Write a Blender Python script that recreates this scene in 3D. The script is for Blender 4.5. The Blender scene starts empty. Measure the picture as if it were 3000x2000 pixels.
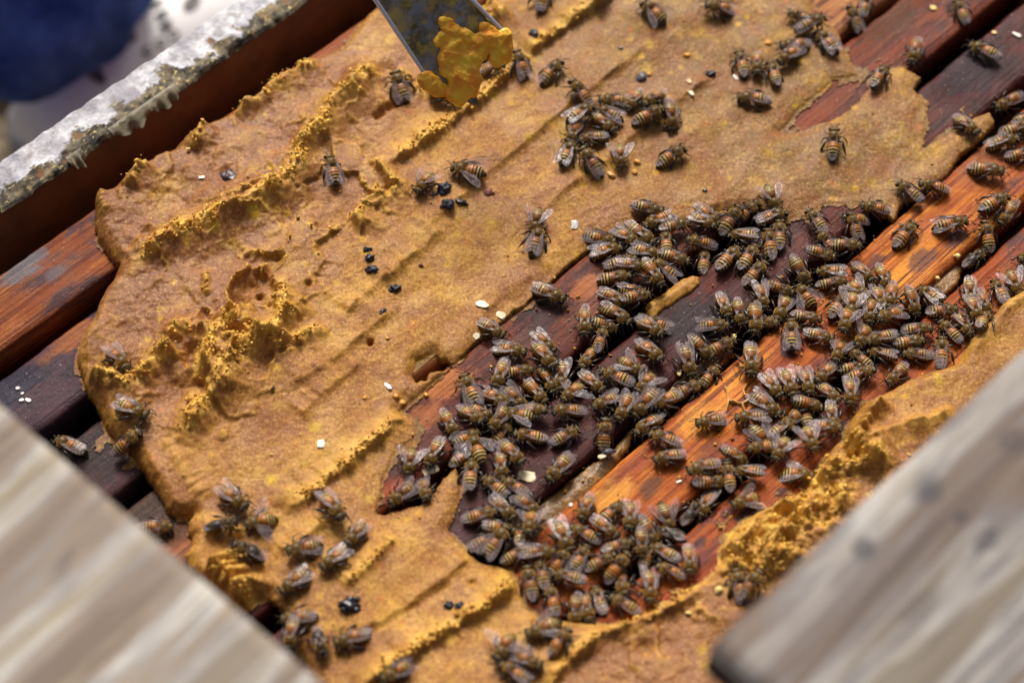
import bpy, bmesh, math, random
import numpy as np
from mathutils import Vector, Matrix, Euler
random.seed(7); RNG = np.random.RandomState(11)

# ---------------------------------------------------------------- camera, world, light
SC = bpy.context.scene
COL = SC.collection
PITCH = math.radians(57.2); DIST = 0.70; FPX = 5833.0
FW = np.array([0, math.cos(PITCH), -math.sin(PITCH)])
UP = np.array([0, math.sin(PITCH), math.cos(PITCH)])
CAM = -DIST * FW
cd = bpy.data.cameras.new('camera'); cam = bpy.data.objects.new('camera', cd); COL.objects.link(cam)
cam.location = CAM; cam.rotation_euler = (math.radians(90) - PITCH, 0, 0)
cd.sensor_width = 36; cd.lens = 70; cd.clip_start = 0.02; cd.clip_end = 200
cd.dof.use_dof = True; cd.dof.focus_distance = 0.705; cd.dof.aperture_fstop = 6.2
SC.camera = cam
W = bpy.data.worlds.new('World'); SC.world = W; W.use_nodes = True
nt = W.node_tree; bg = nt.nodes['Background']
sky = nt.nodes.new('ShaderNodeTexSky'); sky.sky_type = 'NISHITA'; sky.sun_disc = False
SUN_EL, SUN_AZ = 46.0, -8.0      # elevation; azimuth, degrees clockwise from +Y
sky.sun_elevation = math.radians(SUN_EL); sky.sun_rotation = math.radians(SUN_AZ)
sky.air_density = 0.6; sky.dust_density = 8.0; sky.ozone_density = 0.0
nt.links.new(sky.outputs[0], bg.inputs[0]); bg.inputs[1].default_value = 0.078
sl = bpy.data.lights.new('sun', 'SUN'); sun = bpy.data.objects.new('sun', sl); COL.objects.link(sun)
sl.energy = 2.9; sl.angle = math.radians(18); sl.color = (1.0, 0.95, 0.88)
sdir = Vector((math.sin(math.radians(SUN_AZ)) * math.cos(math.radians(SUN_EL)),
               math.cos(math.radians(SUN_AZ)) * math.cos(math.radians(SUN_EL)), math.sin(math.radians(SUN_EL))))
sun.rotation_euler = sdir.to_track_quat('Z', 'Y').to_euler()
SC.view_settings.view_transform = 'Standard'; SC.view_settings.look = 'None'
SC.view_settings.exposure = 0.46; SC.view_settings.gamma = 1.0
SC.render.engine = 'CYCLES'
try:
    SC.cycles.transparent_max_bounces = 12; SC.cycles.max_bounces = 6
except Exception: pass

# ---------------------------------------------------------------- coordinates
def at(px, py, z=0.0):
    """photograph pixel -> point of the plane at height z (metres)"""
    r = FW + (px - 1500) / FPX * np.array([1.0, 0, 0]) - (py - 1000) / FPX * UP
    return CAM + r * ((z - CAM[2]) / r[2])
AZ = math.radians(45.8)
DU = np.array([math.sin(AZ), math.cos(AZ)])       # along the top bars
DV = np.array([math.cos(AZ), -math.sin(AZ)])      # across them
ROT = math.radians(90 - 45.8)
def uv(u, v): return u * DU + v * DV
def pxs(pts, z=0.0): return np.array([at(x, y, z)[:2] for x, y in pts])

# ---------------------------------------------------------------- noise
_T = [np.random.RandomState(100 + i).rand(256, 256) for i in range(12)]
def vnoise(x, y, s=0):
    t = _T[s % 12]; xi = np.floor(x).astype(int); yi = np.floor(y).astype(int)
    fx = x - xi; fy = y - yi; fx = fx * fx * fx * (fx * (fx * 6 - 15) + 10); fy = fy * fy * fy * (fy * (fy * 6 - 15) + 10)
    a = t[xi & 255, yi & 255]; b = t[(xi + 1) & 255, yi & 255]; c = t[xi & 255, (yi + 1) & 255]; d = t[(xi + 1) & 255, (yi + 1) & 255]
    return (a * (1 - fx) + b * fx) * (1 - fy) + (c * (1 - fx) + d * fx) * fy
def fbm(x, y, s=0, o=4):
    r = 0; a = 0.5; tot = 0
    for i in range(o):
        c, sn = math.cos(0.6 * i + 0.3), math.sin(0.6 * i + 0.3)
        r = r + a * (vnoise((x * c - y * sn) * 2 ** i + 17.3 * i, (x * sn + y * c) * 2 ** i + 5.1 * i, s + i) - 0.5); tot += a; a *= 0.5
    return r / tot * 2            # about -1..1
def seg_dist(P, A, B):
    d = B - A; L = (d * d).sum() + 1e-18
    t = np.clip(((P - A) @ d) / L, 0, 1)
    q = P - A - t[:, None] * d
    return np.sqrt((q * q).sum(1)), t
def poly_dist(P, pts, closed=False):
    D = np.full(len(P), 1e9); S = np.zeros(len(P)); T = np.zeros(len(P)); n = len(pts)
    m = n if closed else n - 1
    for i in range(m):
        A = pts[i]; B = pts[(i + 1) % n]
        d, t = seg_dist(P, A, B)
        k = d < D; D[k] = d[k]; T[k] = (i + t[k]) / m
        cr = (B[0] - A[0]) * (P[:, 1] - A[1]) - (B[1] - A[1]) * (P[:, 0] - A[0])
        S[k] = np.sign(cr[k])
    return D, S, T
def inside(P, pts):
    r = np.zeros(len(P), bool); n = len(pts)
    for i in range(n):
        x1, y1 = pts[i]; x2, y2 = pts[(i + 1) % n]
        if y1 == y2: continue
        c = ((y1 > P[:, 1]) != (y2 > P[:, 1])) & (P[:, 0] < (x2 - x1) * (P[:, 1] - y1) / (y2 - y1) + x1)
        r ^= c
    return r

# ---------------------------------------------------------------- objects
def tag(o, label=None, cat=None, group=None, kind=None):
    if label: o['label'] = label
    if cat: o['category'] = cat
    if group: o['group'] = group
    if kind: o['kind'] = kind
    return o
def empty(name, loc=(0, 0, 0), rz=0.0):
    o = bpy.data.objects.new(name, None); o.empty_display_size = 0.005; COL.objects.link(o)
    o.location = loc; o.rotation_euler = (0, 0, rz); return o
def link(name, me, parent=None, mats=None):
    o = bpy.data.objects.new(name, me); COL.objects.link(o)
    if parent: o.parent = parent
    if mats:
        for m in (mats if isinstance(mats, (list, tuple)) else [mats]): me.materials.append(m)
    return o
def bm_obj(name, bm, mats, parent=None, smooth=True):
    me = bpy.data.meshes.new(name); bm.to_mesh(me); bm.free()
    if smooth: me.polygons.foreach_set('use_smooth', [True] * len(me.polygons))
    return link(name, me, parent, mats)
def np_mesh(name, verts, faces, smooth=True):
    me = bpy.data.meshes.new(name)
    verts = np.asarray(verts, dtype=np.float32); faces = np.asarray(faces, dtype=np.int32)
    me.vertices.add(len(verts)); me.vertices.foreach_set('co', verts.ravel())
    k = faces.shape[1]; me.loops.add(faces.size); me.loops.foreach_set('vertex_index', faces.ravel())
    me.polygons.add(len(faces)); me.polygons.foreach_set('loop_start', np.arange(len(faces), dtype=np.int32) * k)
    try: me.polygons.foreach_set('loop_total', np.full(len(faces), k, dtype=np.int32))
    except Exception: pass
    me.update(calc_edges=True)
    if smooth: me.polygons.foreach_set('use_smooth', np.ones(len(faces), bool))
    return me
def add_attr(me, name, vals):
    a = me.attributes.new(name, 'FLOAT', 'POINT'); a.data.foreach_set('value', np.asarray(vals, dtype=np.float32))
def add_col(me, name, cols):
    c = np.ones((len(cols), 4), dtype=np.float32); c[:, :3] = cols
    a = me.attributes.new(name, 'FLOAT_COLOR', 'POINT'); a.data.foreach_set('color', c.ravel())

# ---------------------------------------------------------------- materials
class M:
    def __init__(s, name):
        s.m = bpy.data.materials.new(name); s.m.use_nodes = True; s.t = s.m.node_tree
        s.p = s.t.nodes['Principled BSDF']; s.out = s.t.nodes['Material Output']
        s.tc = s.t.nodes.new('ShaderNodeTexCoord')
    def n(s, kind, **kw):
        nd = s.t.nodes.new(kind)
        for k, v in kw.items():
            if k.startswith('i_'): nd.inputs[k[2:].replace('_', ' ')].default_value = v
            else: setattr(nd, k, v)
        return nd
    def l(s, a, b): s.t.links.new(a, b)
    def coord(s, scale=(1, 1, 1), loc=(0, 0, 0), rot=(0, 0, 0)):
        mp = s.n('ShaderNodeMapping'); mp.inputs['Scale'].default_value = scale; mp.inputs['Location'].default_value = loc
        mp.inputs['Rotation'].default_value = rot
        s.l(s.tc.outputs['Object'], mp.inputs[0]); return mp.outputs[0]
    def noise(s, co, scale, detail=4, rough=0.55, dist=0.0):
        nd = s.n('ShaderNodeTexNoise'); nd.inputs['Scale'].default_value = scale; nd.inputs['Detail'].default_value = detail
        nd.inputs['Roughness'].default_value = rough; nd.inputs['Distortion'].default_value = dist
        s.l(co, nd.inputs['Vector']); return nd.outputs['Fac']
    def ramp(s, fac, stops, interp='LINEAR'):
        nd = s.n('ShaderNodeValToRGB'); cr = nd.color_ramp; cr.interpolation = interp
        while len(cr.elements) < len(stops): cr.elements.new(0.5)
        for e, (p, c) in zip(cr.elements, stops):
            e.position = p; e.color = (c, c, c, 1) if isinstance(c, (int, float)) else (*c, 1)
        s.l(fac, nd.inputs[0]); return nd.outputs[0]
    def mix(s, fac, a, b, mode='MIX'):
        nd = s.n('ShaderNodeMix', data_type='RGBA', blend_type=mode)
        for i, v in ((0, fac), (6, a), (7, b)):
            if hasattr(v, 'links'): s.l(v, nd.inputs[i])
            elif i == 0: nd.inputs[0].default_value = v
            else: nd.inputs[i].default_value = (*v, 1)
        return nd.outputs[2]
    def math(s, op, a, b=0.5, clamp=False):
        nd = s.n('ShaderNodeMath', operation=op); nd.use_clamp = clamp
        for i, v in ((0, a), (1, b)):
            if hasattr(v, 'links'): s.l(v, nd.inputs[i])
            else: nd.inputs[i].default_value = v
        return nd.outputs[0]
    def attr(s, name, out='Fac'):
        nd = s.n('ShaderNodeAttribute'); nd.attribute_name = name; return nd.outputs[out]
    def bump(s, h, strength=0.5, dist=0.001, prev=None):
        nd = s.n('ShaderNodeBump'); nd.inputs['Strength'].default_value = strength; nd.inputs['Distance'].default_value = dist
        s.l(h, nd.inputs['Height'])
        if prev is not None: s.l(prev, nd.inputs['Normal'])
        return nd.outputs[0]
    def fin(s, color=None, rough=None, normal=None, **kw):
        for k, v in (('Base Color', color), ('Roughness', rough), ('Normal', normal)):
            if v is None: continue
            if hasattr(v, 'links'): s.l(v, s.p.inputs[k])
            elif k == 'Base Color': s.p.inputs[k].default_value = (*v, 1)
            else: s.p.inputs[k].default_value = v
        for k, v in kw.items(): s.p.inputs[k.replace('_', ' ')].default_value = v
        return s.m

def bar_mat(name, base, light, dark, amount, seed, gloss=0.45, spots=()):
    """planed wood darkened by propolis, grain along local X; spots: (local x, local y, radius, colour, strength)"""
    m = M(name); off = (seed * 0.37, seed * 0.21, seed * 0.11)
    g = m.noise(m.coord((7, 760, 760), off), 1.0, 3, 0.6, 0.2)
    g2 = m.noise(m.coord((7, 130, 130), off), 1.0, 4, 0.55, 1.6)
    c = m.mix(m.ramp(g2, [(0.38, 0.0), (0.60, 1.0)]), base, light)
    c = m.mix(m.ramp(g, [(0.40, 0.95), (0.50, 0.0)]), c, tuple(x * 0.16 for x in base))
    c = m.mix(m.ramp(g, [(0.52, 0.0), (0.62, 0.6)]), c, light)
    ln = m.noise(m.coord((3, 210, 210), (off[0] + 5, off[1], 0)), 1.0, 2, 0.5, 0.3)
    c = m.mix(m.ramp(ln, [(0.485, 0.0), (0.50, 0.7), (0.515, 0.0)]), c, tuple(x * 0.15 for x in base))
    st = m.noise(m.coord((22, 60, 60), off), 1.0, 7, 0.70, 0.5)
    t = 0.70 - 0.42 * amount
    mask = m.ramp(st, [(max(t - 0.07, 0), 0.0), (t + 0.04, 1.0)])
    dk = m.mix(m.ramp(m.noise(m.coord((90, 170, 170), off), 1.0, 4, 0.7), [(0.35, 0.0), (0.7, 1.0)]), dark, (dark[0] * 4.0, dark[1] * 2.2, dark[2] * 1.7))
    c = m.mix(m.math('MULTIPLY', mask, 0.95), c, dk)
    red = m.ramp(st, [(max(t - 0.24, 0), 0.0), (max(t - 0.06, 0.01), 1.0)])
    c2 = m.mix(m.math('MULTIPLY', m.math('SUBTRACT', red, mask, True), 0.8), c, (base[0] * 0.55, base[1] * 0.30, base[2] * 0.4))
    wob = m.noise(m.coord((140, 260, 260), off), 1.0, 5, 0.7)
    for sx, sy, r, col, k in spots:
        mp = m.coord((1 / r, 1.6 / r, 0), (-sx / r, -sy * 1.6 / r, 0)); ln = m.n('ShaderNodeVectorMath', operation='LENGTH'); m.l(mp, ln.inputs[0])
        d = m.math('ADD', ln.outputs['Value'], m.math('MULTIPLY', m.math('SUBTRACT', wob, 0.5), 2.2))
        c2 = m.mix(m.math('MULTIPLY', m.ramp(m.math('MULTIPLY', d, 0.5), [(0.30, 1.0), (0.52, 0.0)]), k), c2, m.mix(m.ramp(g, [(0.35, 0.5), (0.55, 0.0)]), col, tuple(x * .4 for x in col)))
    sp = m.noise(m.coord((1, 1, 1), off), 1100.0, 2, 0.5)
    c2 = m.mix(m.ramp(sp, [(0.70, 0.0), (0.73, 0.6)]), c2, (0.50, 0.42, 0.36))
    b = m.bump(g, 0.7, 0.0008); b = m.bump(m.noise(m.coord(), 420.0, 6, 0.7), 0.7, 0.0009, b)
    r = m.ramp(m.noise(m.coord((1, 1, 1), off), 60.0, 4), [(0.3, gloss - 0.12), (0.7, gloss + 0.2)])
    return m.fin(c2, r, b, Specular_IOR_Level=0.22)

def paste_mat(name, brown=1.0):
    m = M(name); co = m.coord()
    n1 = m.noise(co, 30.0, 5, 0.6); n2 = m.noise(co, 420.0, 3, 0.6); n3 = m.noise(co, 130.0, 4, 0.6)
    wet = m.attr('wet'); crumb = m.attr('crumb')
    sm = m.noise(m.coord((14, 70, 14), (3, 1, 0), (0, 0, -ROT)), 1.0, 4, 0.6, 0.8)      # smears along the spreading strokes
    c = m.mix(m.ramp(n1, [(0.36, 0.0), (0.62, 1.0)]), (0.345, 0.146, 0.021), (0.490, 0.246, 0.037))
    c = m.mix(m.ramp(sm, [(0.40, 0.65), (0.56, 0.0)]), c, (0.300, 0.125, 0.026))
    c = m.mix(m.ramp(sm, [(0.52, 0.0), (0.66, 0.6)]), c, (0.57, 0.320, 0.062))
    c = m.mix(m.attr('thin'), c, (0.135, 0.072, 0.014))  # browner for thin smears and edges; also carries painted shade at the upper right
    c = m.mix(m.math('MULTIPLY', wet, 0.95), c, m.mix(m.ramp(n3, [(0.38, 0.0), (0.62, 1.0)]), (0.130, 0.040, 0.019), (0.315, 0.125, 0.036)))
    c = m.mix(m.ramp(n3, [(0.36, 0.6), (0.50, 0.0)]), c, (0.26, 0.090, 0.020))
    for sc, lo, hi, a, b2, w in ((260.0, 0.78, 0.86, (0.62, 0.36, 0.01), (0.42, 0.11, 0.012), 0.85), (520.0, 0.74, 0.84, (0.60, 0.32, 0.03), (0.14, 0.035, 0.015), 0.7), (150.0, 0.90, 0.93, (0.66, 0.45, 0.012), (0.16, 0.03, 0.02), 0.8)):
        v = m.n('ShaderNodeTexVoronoi'); v.inputs['Scale'].default_value = sc; v.inputs['Randomness'].default_value = 1.0
        m.l(m.coord((1, 1, 1), (sc, 0, 0)), v.inputs['Vector'])
        sep = m.n('ShaderNodeSeparateColor'); m.l(v.outputs['Color'], sep.inputs[0])
        dd = m.math('ADD', v.outputs['Distance'], m.math('MULTIPLY', m.math('SUBTRACT', n2, 0.5), 0.8))
        dmask = m.ramp(dd, [(0.22, 1.0), (0.48, 0.0)])
        patch = m.ramp(n1, [(0.44, 0.25), (0.58, 1.0)])
        f = m.math('MULTIPLY', m.math('MULTIPLY', m.math('MULTIPLY', m.ramp(sep.outputs[0], [(lo, 0.0), (hi, 1.0)]), dmask), w), patch)
        c = m.mix(f, c, m.mix(m.ramp(sep.outputs[1], [(0.45, 0.0), (0.7, 1.0)]), a, b2))
    n4 = m.noise(co, 1100.0, 3, 0.7)
    n5 = m.noise(m.coord((1, 1, 1), (4, 2, 0)), 62.0, 5, 0.7)
    c = m.mix(m.ramp(n5, [(0.36, 0.75), (0.50, 0.0)]), c, (0.22, 0.075, 0.024))
    c = m.mix(m.ramp(n5, [(0.53, 0.0), (0.66, 0.5)]), c, (0.52, 0.30, 0.040))
    c = m.mix(m.ramp(n2, [(0.32, 0.5), (0.46, 0.0)]), c, (0.17, 0.050, 0.010))
    c = m.mix(m.ramp(n4, [(0.36, 0.5), (0.50, 0.0)]), c, (0.15, 0.052, 0.014))
    c = m.mix(m.ramp(n4, [(0.53, 0.0), (0.66, 0.45)]), c, (0.62, 0.38, 0.09))
    yel = m.mix(m.ramp(m.noise(co, 260.0, 3), [(0.35, 0.0), (0.65, 1.0)]), (0.64, 0.31, 0.04), (0.98, 0.66, 0.13))
    c = m.mix(m.math('MULTIPLY', crumb, 0.95, True), c, yel)
    b = m.bump(m.noise(co, 800.0, 5, 0.75), 0.6, 0.0006)
    b = m.bump(n2, 0.35, 0.0006, b); b = m.bump(n3, 0.4, 0.0012, b); b = m.bump(sm, 0.15, 0.0010, b)
    gl = m.ramp(m.noise(co, 75.0, 4, 0.6), [(0.36, 0.30), (0.60, 0.62)])
    r = m.mix(wet, gl, m.mix(0.55, gl, (0.20, 0.20, 0.20))); r = m.mix(crumb, r, (0.7, 0.7, 0.7))
    m.fin(c, None, b, Specular_IOR_Level=0.30); m.l(r, m.p.inputs['Roughness'])
    return m.m
PASTE = paste_mat('pollen_paste')

def simple(name, col, rough=0.5, var=0.25, scale=300.0, bump=0.4, bd=0.0005, **kw):
    m = M(name); f = m.noise(m.coord(), scale, 4, 0.6)
    c = m.mix(m.ramp(f, [(0.3, 0.0), (0.7, 1.0)]), tuple(x * (1 - var) for x in col), tuple(min(1, x * (1 + var)) for x in col))
    return m.fin(c, rough, m.bump(f, bump, bd), **kw)
DARKBIT = simple('dark_debris', (0.012, 0.014, 0.022), 0.3, 0.5)
# ================================================================ hive box and frames
def slab(sx, sy, sz, nx=1, ny=1, bev=0.0, jit=0.0, seed=0):
    """box centred in x, y, top at z=0, gridded top for a slightly worn face"""
    bm = bmesh.new(); r = random.Random(seed); xs = [-sx / 2 + sx * i / nx for i in range(nx + 1)]
    ys = [-sy / 2, -sy / 2 + bev] + [-sy / 2 + bev + (sy - 2 * bev) * i / ny for i in range(1, ny)] + [sy / 2 - bev, sy / 2]
    rows = []
    X = np.array(xs)
    for j, y in enumerate(ys):
        edge = j in (0, len(ys) - 1)
        nz = fbm(X * 90, np.full(len(X), y * 200 + seed), seed, 4); ny_ = fbm(X * 120 + 9, np.full(len(X), y * 50 + seed * 3.0), seed + 1, 4)
        row = []
        for i, x in enumerate(xs):
            z = (-bev * 0.9 if edge else 0.0) + jit * nz[i] * (1.6 if edge else 1)
            row.append(bm.verts.new((x, y + (jit * 1.8 * ny_[i] if edge or j in (1, len(ys) - 2) else 0), z)))
        rows.append(row)
    for a, b in zip(rows[:-1], rows[1:]):
        for i in range(nx): bm.faces.new((a[i], a[i + 1], b[i + 1], b[i]))
    lo = [[bm.verts.new((x, s * sy / 2, -sz)) for x in xs] for s in (-1, 1)]
    for i in range(nx):
        bm.faces.new((rows[0][i + 1], rows[0][i], lo[0][i], lo[0][i + 1]))
        bm.faces.new((rows[-1][i], rows[-1][i + 1], lo[1][i + 1], lo[1][i]))
        bm.faces.new((lo[0][i + 1], lo[0][i], lo[1][i], lo[1][i + 1]))
    for i, fl in ((0, 1), (nx, 0)):
        loop = [r_[i] for r_ in rows] + [lo[1][i], lo[0][i]]
        bm.faces.new(loop if fl else loop[::-1])
    bmesh.ops.recalc_face_normals(bm, faces=bm.faces[:])
    return bm

LEN = 0.478; UC = 0.030
dk = (0.030, 0.014, 0.018)
BARS = [  # v start, v end, base, light, dark, stain, gloss, label
 (-0.1490, -0.1220, (0.34, 0.105, 0.020), (0.50, 0.18, 0.035), (0.035, 0.022, 0.03), 0.30, 0.5, 'orange-brown frame nearest the painted rim, with a grey smudge on its top bar'),
 (-0.1130, -0.0866, (0.30, 0.085, 0.02), (0.42, 0.14, 0.03), (0.018, 0.014, 0.028), 0.82, 0.45, 'blue-black stained frame, second from the painted rim, wax flakes at its end'),
 (-0.0760, -0.0490, (0.26, 0.08, 0.02), (0.40, 0.13, 0.03), (0.02, 0.014, 0.02), 0.86, 0.45, 'dark frame, third from the rim, only its charred end clear of the patty'),
 (-0.0420, -0.0125, (0.40, 0.16, 0.04), (0.50, 0.24, 0.07), dk, 0.2, 0.45, 'brown frame seen through the small torn hole in the patty'),
 (-0.0085, 0.0185, (0.22, 0.052, 0.012), (0.32, 0.088, 0.018), (0.034, 0.010, 0.008), 0.50, 0.42, 'reddish-brown frame along the lower edge of the big patty sheet'),
 (0.0265, 0.0510, (0.115, 0.020, 0.008), (0.19, 0.036, 0.010), (0.020, 0.006, 0.007), 0.66, 0.40, 'dark purple-brown frame just above the bright orange one'),
 (0.0600, 0.0870, (0.48, 0.125, 0.010), (0.70, 0.255, 0.020), (0.06, 0.020, 0.016), 0.30, 0.48, 'bright orange frame under the middle of the bee cluster'),
 (0.0945, 0.1215, (0.42, 0.105, 0.010), (0.55, 0.165, 0.016), (0.05, 0.020, 0.018), 0.38, 0.48, 'orange frame bordering the crumbly paste at lower right'),
 (0.1290, 0.1560, (0.40, 0.13, 0.025), (0.52, 0.2, 0.04), dk, 0.4, 0.48, 'frame buried under the lower right patty strip'),
 (0.1650, 0.1920, (0.34, 0.11, 0.02), (0.46, 0.17, 0.03), dk, 0.5, 0.48, 'outermost frame below the weathered board at lower right'),
]
COMB = simple('dark_comb', (0.10, 0.045, 0.015), 0.6, 0.5, 260.0, 0.8, 0.002)
SP = {2: [(300, 1300, 25, (.03, .018, .02), .9)], 3: [(420, 1450, 24, (.035, .02, .016), .95), (540, 1530, 12, (.08, .03, .012), .8)], 0: [(60, 790, 9, (0.16, 0.17, 0.19), .8), (110, 750, 6, (0.15, 0.15, 0.17), .7), (160, 800, 5, (.14, .13, .15), .6), (1090, 85, 6, (.12, .07, .06), .7)],
 1: [(215, 985, 9, (0.30, 0.09, 0.02), .9), (130, 1050, 5, (.26, .08, .02), .6), (40, 1130, 14, (0.015, 0.014, 0.035), .9)],
 4: [(1300, 1120, 11, (0.40, 0.130, 0.03), .85), (1240, 1220, 9, (0.32, 0.095, 0.025), .8), (1590, 930, 14, (0.030, 0.014, 0.018), .85), (1720, 840, 8, (0.38, 0.12, 0.03), .8), (1500, 1030, 9, (.10, .035, .02), .7), (1150, 1440, 9, (.34, .07, .025), .8), (1560, 1330, 10, (.03, .022, .035), .8), (2350, 330, 14, (.22, .045, .012), .7), (2600, 60, 18, (.10, .03, .008), .8), (2450, 250, 12, (.16, .035, .010), .8)],
 5: [(2030, 930, 16, (0.016, 0.010, 0.016), .85), (1860, 1060, 8, (.24, .06, .02), .8), (2250, 780, 12, (.10, .02, .015), .7), (2650, 450, 10, (.16, .03, .012), .7), (2850, 200, 20, (.025, .014, .022), .8), (1360, 1560, 9, (.06, .018, .02), .8)],
 6: [(2315, 1020, 6, (0.05, 0.018, 0.02), .95), (2700, 760, 7, (.10, .04, .03), .8), (2800, 700, 6, (.08, .035, .035), .8), (2600, 860, 6, (.09, .035, .03), .7), (1900, 1430, 6, (.09, .04, .02), .8), (1790, 1460, 10, (0.74, 0.33, 0.045), .7), (2050, 1230, 10, (.74, .32, .04), .6), (2080, 1330, 8, (.12, .04, .03), .6), (2560, 770, 5, (.07, .03, .03), .8), (2880, 480, 14, (.36, .12, .02), .5)],
 7: [(2200, 1500, 7, (0.035, 0.02, 0.03), .95), (2130, 1500, 3, (.05, .02, .03), .9), (2120, 1620, 2, (.05, .03, .03), .9), (2290, 1440, 3, (.06, .03, .03), .9), (2960, 690, 8, (.05, .03, .035), .8), (2050, 1590, 3, (.08, .03, .03), .8)]}
def spots_of(i, a, b):
    r = []
    for px, py, rad, col, k in SP.get(i, ()):
        q = at(px, py)[:2]; r.append((float(q @ DU) - UC, -(float(q @ DV) - (a + b) / 2), rad * 1e-3, col, k))
    return r
for i, (a, b, ba, li, da, st, gl, lab) in enumerate(BARS):
    c = uv(UC, (a + b) / 2)
    e = empty('hive_comb', (c[0], c[1], 0), ROT); tag(e, lab, 'hive frame', 'frames hanging side by side in the hive')
    mt = bar_mat('top_bar_wood', ba, li, da, st, i + 1, gl, spots_of(i, a, b))
    bm_obj('top_bar', slab(LEN, b - a, 0.019, 300, 8, 0.0014, 0.0003, i + 1), mt, e)
    cb = slab(LEN - 0.03, 0.024, 0.19, 40, 2, 0.004, 0.0012, i + 30); bmesh.ops.translate(cb, verts=cb.verts[:], vec=(0, 0, -0.0195))
    bm_obj('comb', cb, COMB, e)

# --- box
BOXIN = simple('hive_wall_wood', (0.13, 0.036, 0.006), 0.6, 0.4, 60.0, 0.5, 0.001)
def rim_mat():
    m = M('weathered_rim'); co = m.coord()
    y = m.n('ShaderNodeSeparateXYZ'); m.l(m.tc.outputs['Object'], y.inputs[0])
    wob = m.noise(m.coord((1, 1, 1)), 55.0, 5, 0.65)
    # local y: -9.5 mm = inner edge
    g = m.math('ADD', m.math('MULTIPLY', y.outputs[1], -62.0), m.math('MULTIPLY', m.math('SUBTRACT', wob, 0.5), 2.6))
    mask = m.ramp(m.math('ADD', g, 0.42), [(0.46, 0.0), (0.56, 1.0)])
    paint = m.mix(m.ramp(m.noise(co, 90.0, 6, 0.7), [(0.40, 0.0), (0.60, 1.0)]), (0.30, 0.30, 0.35), (0.80, 0.80, 0.83))
    paint = m.mix(m.ramp(m.noise(co, 300.0, 4, 0.7), [(0.66, 0.0), (0.70, 0.7)]), paint, (0.16, 0.12, 0.10))
    paint = m.mix(m.ramp(m.noise(co, 38.0, 5, 0.7), [(0.48, 0.0), (0.60, 0.75)]), paint, (0.30, 0.29, 0.33))
    paint = m.mix(m.ramp(m.noise(co, 140.0, 5, 0.7), [(0.54, 0.0), (0.62, 0.6)]), paint, (0.24, 0.21, 0.18))
    gunk = m.mix(m.ramp(m.noise(co, 200.0, 6, 0.7), [(0.42, 0.0), (0.64, 1.0)]), (0.022, 0.016, 0.013), (0.24, 0.20, 0.12))
    gunk = m.mix(m.ramp(m.noise(co, 500.0, 3, 0.6), [(0.60, 0.0), (0.66, 0.8)]), gunk, (0.62, 0.50, 0.16))
    gunk = m.mix(m.ramp(m.noise(co, 110.0, 3, 0.6), [(0.60, 0.0), (0.68, 0.8)]), gunk, (0.20, 0.09, 0.03))
    c = m.mix(mask, paint, gunk)
    zz = m.ramp(y.outputs[2], [(0.0, 1.0), (0.5, 0.0)])
    b = m.bump(m.noise(co, 420.0, 6, 0.7), 0.8, 0.001)
    return m.fin(c, m.ramp(mask, [(0.0, 0.55), (1.0, 0.75)]), b)
box = empty('hive_box', (*uv(UC, 0.02), 0), ROT)
tag(box, 'brown wooden hive box with a weathered grey-white painted rim', 'beehive')
RIMZ = 0.010
def boxwall(cx, cy, lx, ly, name='wall', top=RIMZ, mat=BOXIN, n=60):
    b = slab(lx, ly, 0.25, n, 3, 0.0012, 0.0003, int(abs(cx + cy) * 1000)); bmesh.ops.translate(b, verts=b.verts[:], vec=(cx, cy, top))
    return bm_obj(name, b, mat, box)
# local y = -(v-0.02); far wall v -0.164 .. -0.1835
boxwall(0, 0.184 + 0.00975, 0.54, 0.0195, top=RIMZ - 0.0012, n=200)
boxwall(0, -0.192 - 0.00975, 0.54, 0.0195)
boxwall(-0.2525, 0, 0.0195, 0.366, n=2); boxwall(0.2525, 0, 0.0195, 0.366, n=2)
bm = bmesh.new(); bmesh.ops.create_cube(bm, size=1, matrix=Matrix.Translation((0, 0, -0.2475)) @ Matrix.Diagonal((0.54, 0.40, 0.012, 1)))
bm_obj('bottom_board', bm, BOXIN, box, False)
# painted, gunked top face of the far wall: a crusted skin of its own thickness
nx, ny = 900, 44
xs = np.linspace(-0.27, 0.27, nx); ys = np.linspace(-0.0102, 0.0098, ny)
X, Y = np.meshgrid(xs, ys, indexing='ij')
inner = np.clip((-Y - 0.001 + 0.004 * fbm(X * 40, Y * 60, 3, 4)) / 0.004, 0, 1)
Z = 0.0004 + 0.0003 * fbm(X * 300, Y * 300, 1, 5) + inner * (0.0008 + 0.0022 * np.clip(fbm(X * 150, Y * 200, 4, 5), -0.3, 1))
edge = np.minimum(Y + 0.0102, 0.0098 - Y); Z = np.where(edge < 0.0006, Z - 0.0012, Z)
Yj = Y + np.where(edge < 0.0012, 0.0009 * fbm(X * 220, Y * 0 + 3, 6, 4), 0)
idx = np.arange(nx * ny).reshape(nx, ny)
F = np.stack([idx[:-1, :-1], idx[1:, :-1], idx[1:, 1:], idx[:-1, 1:]], -1).reshape(-1, 4)
V = np.stack([X, Yj, Z], -1).reshape(-1, 3)
me = np_mesh('painted_rim', V, F); o = link('painted_rim', me, box, rim_mat()); o.location = (0, 0.184 + 0.00975, RIMZ - 0.0008)
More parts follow.
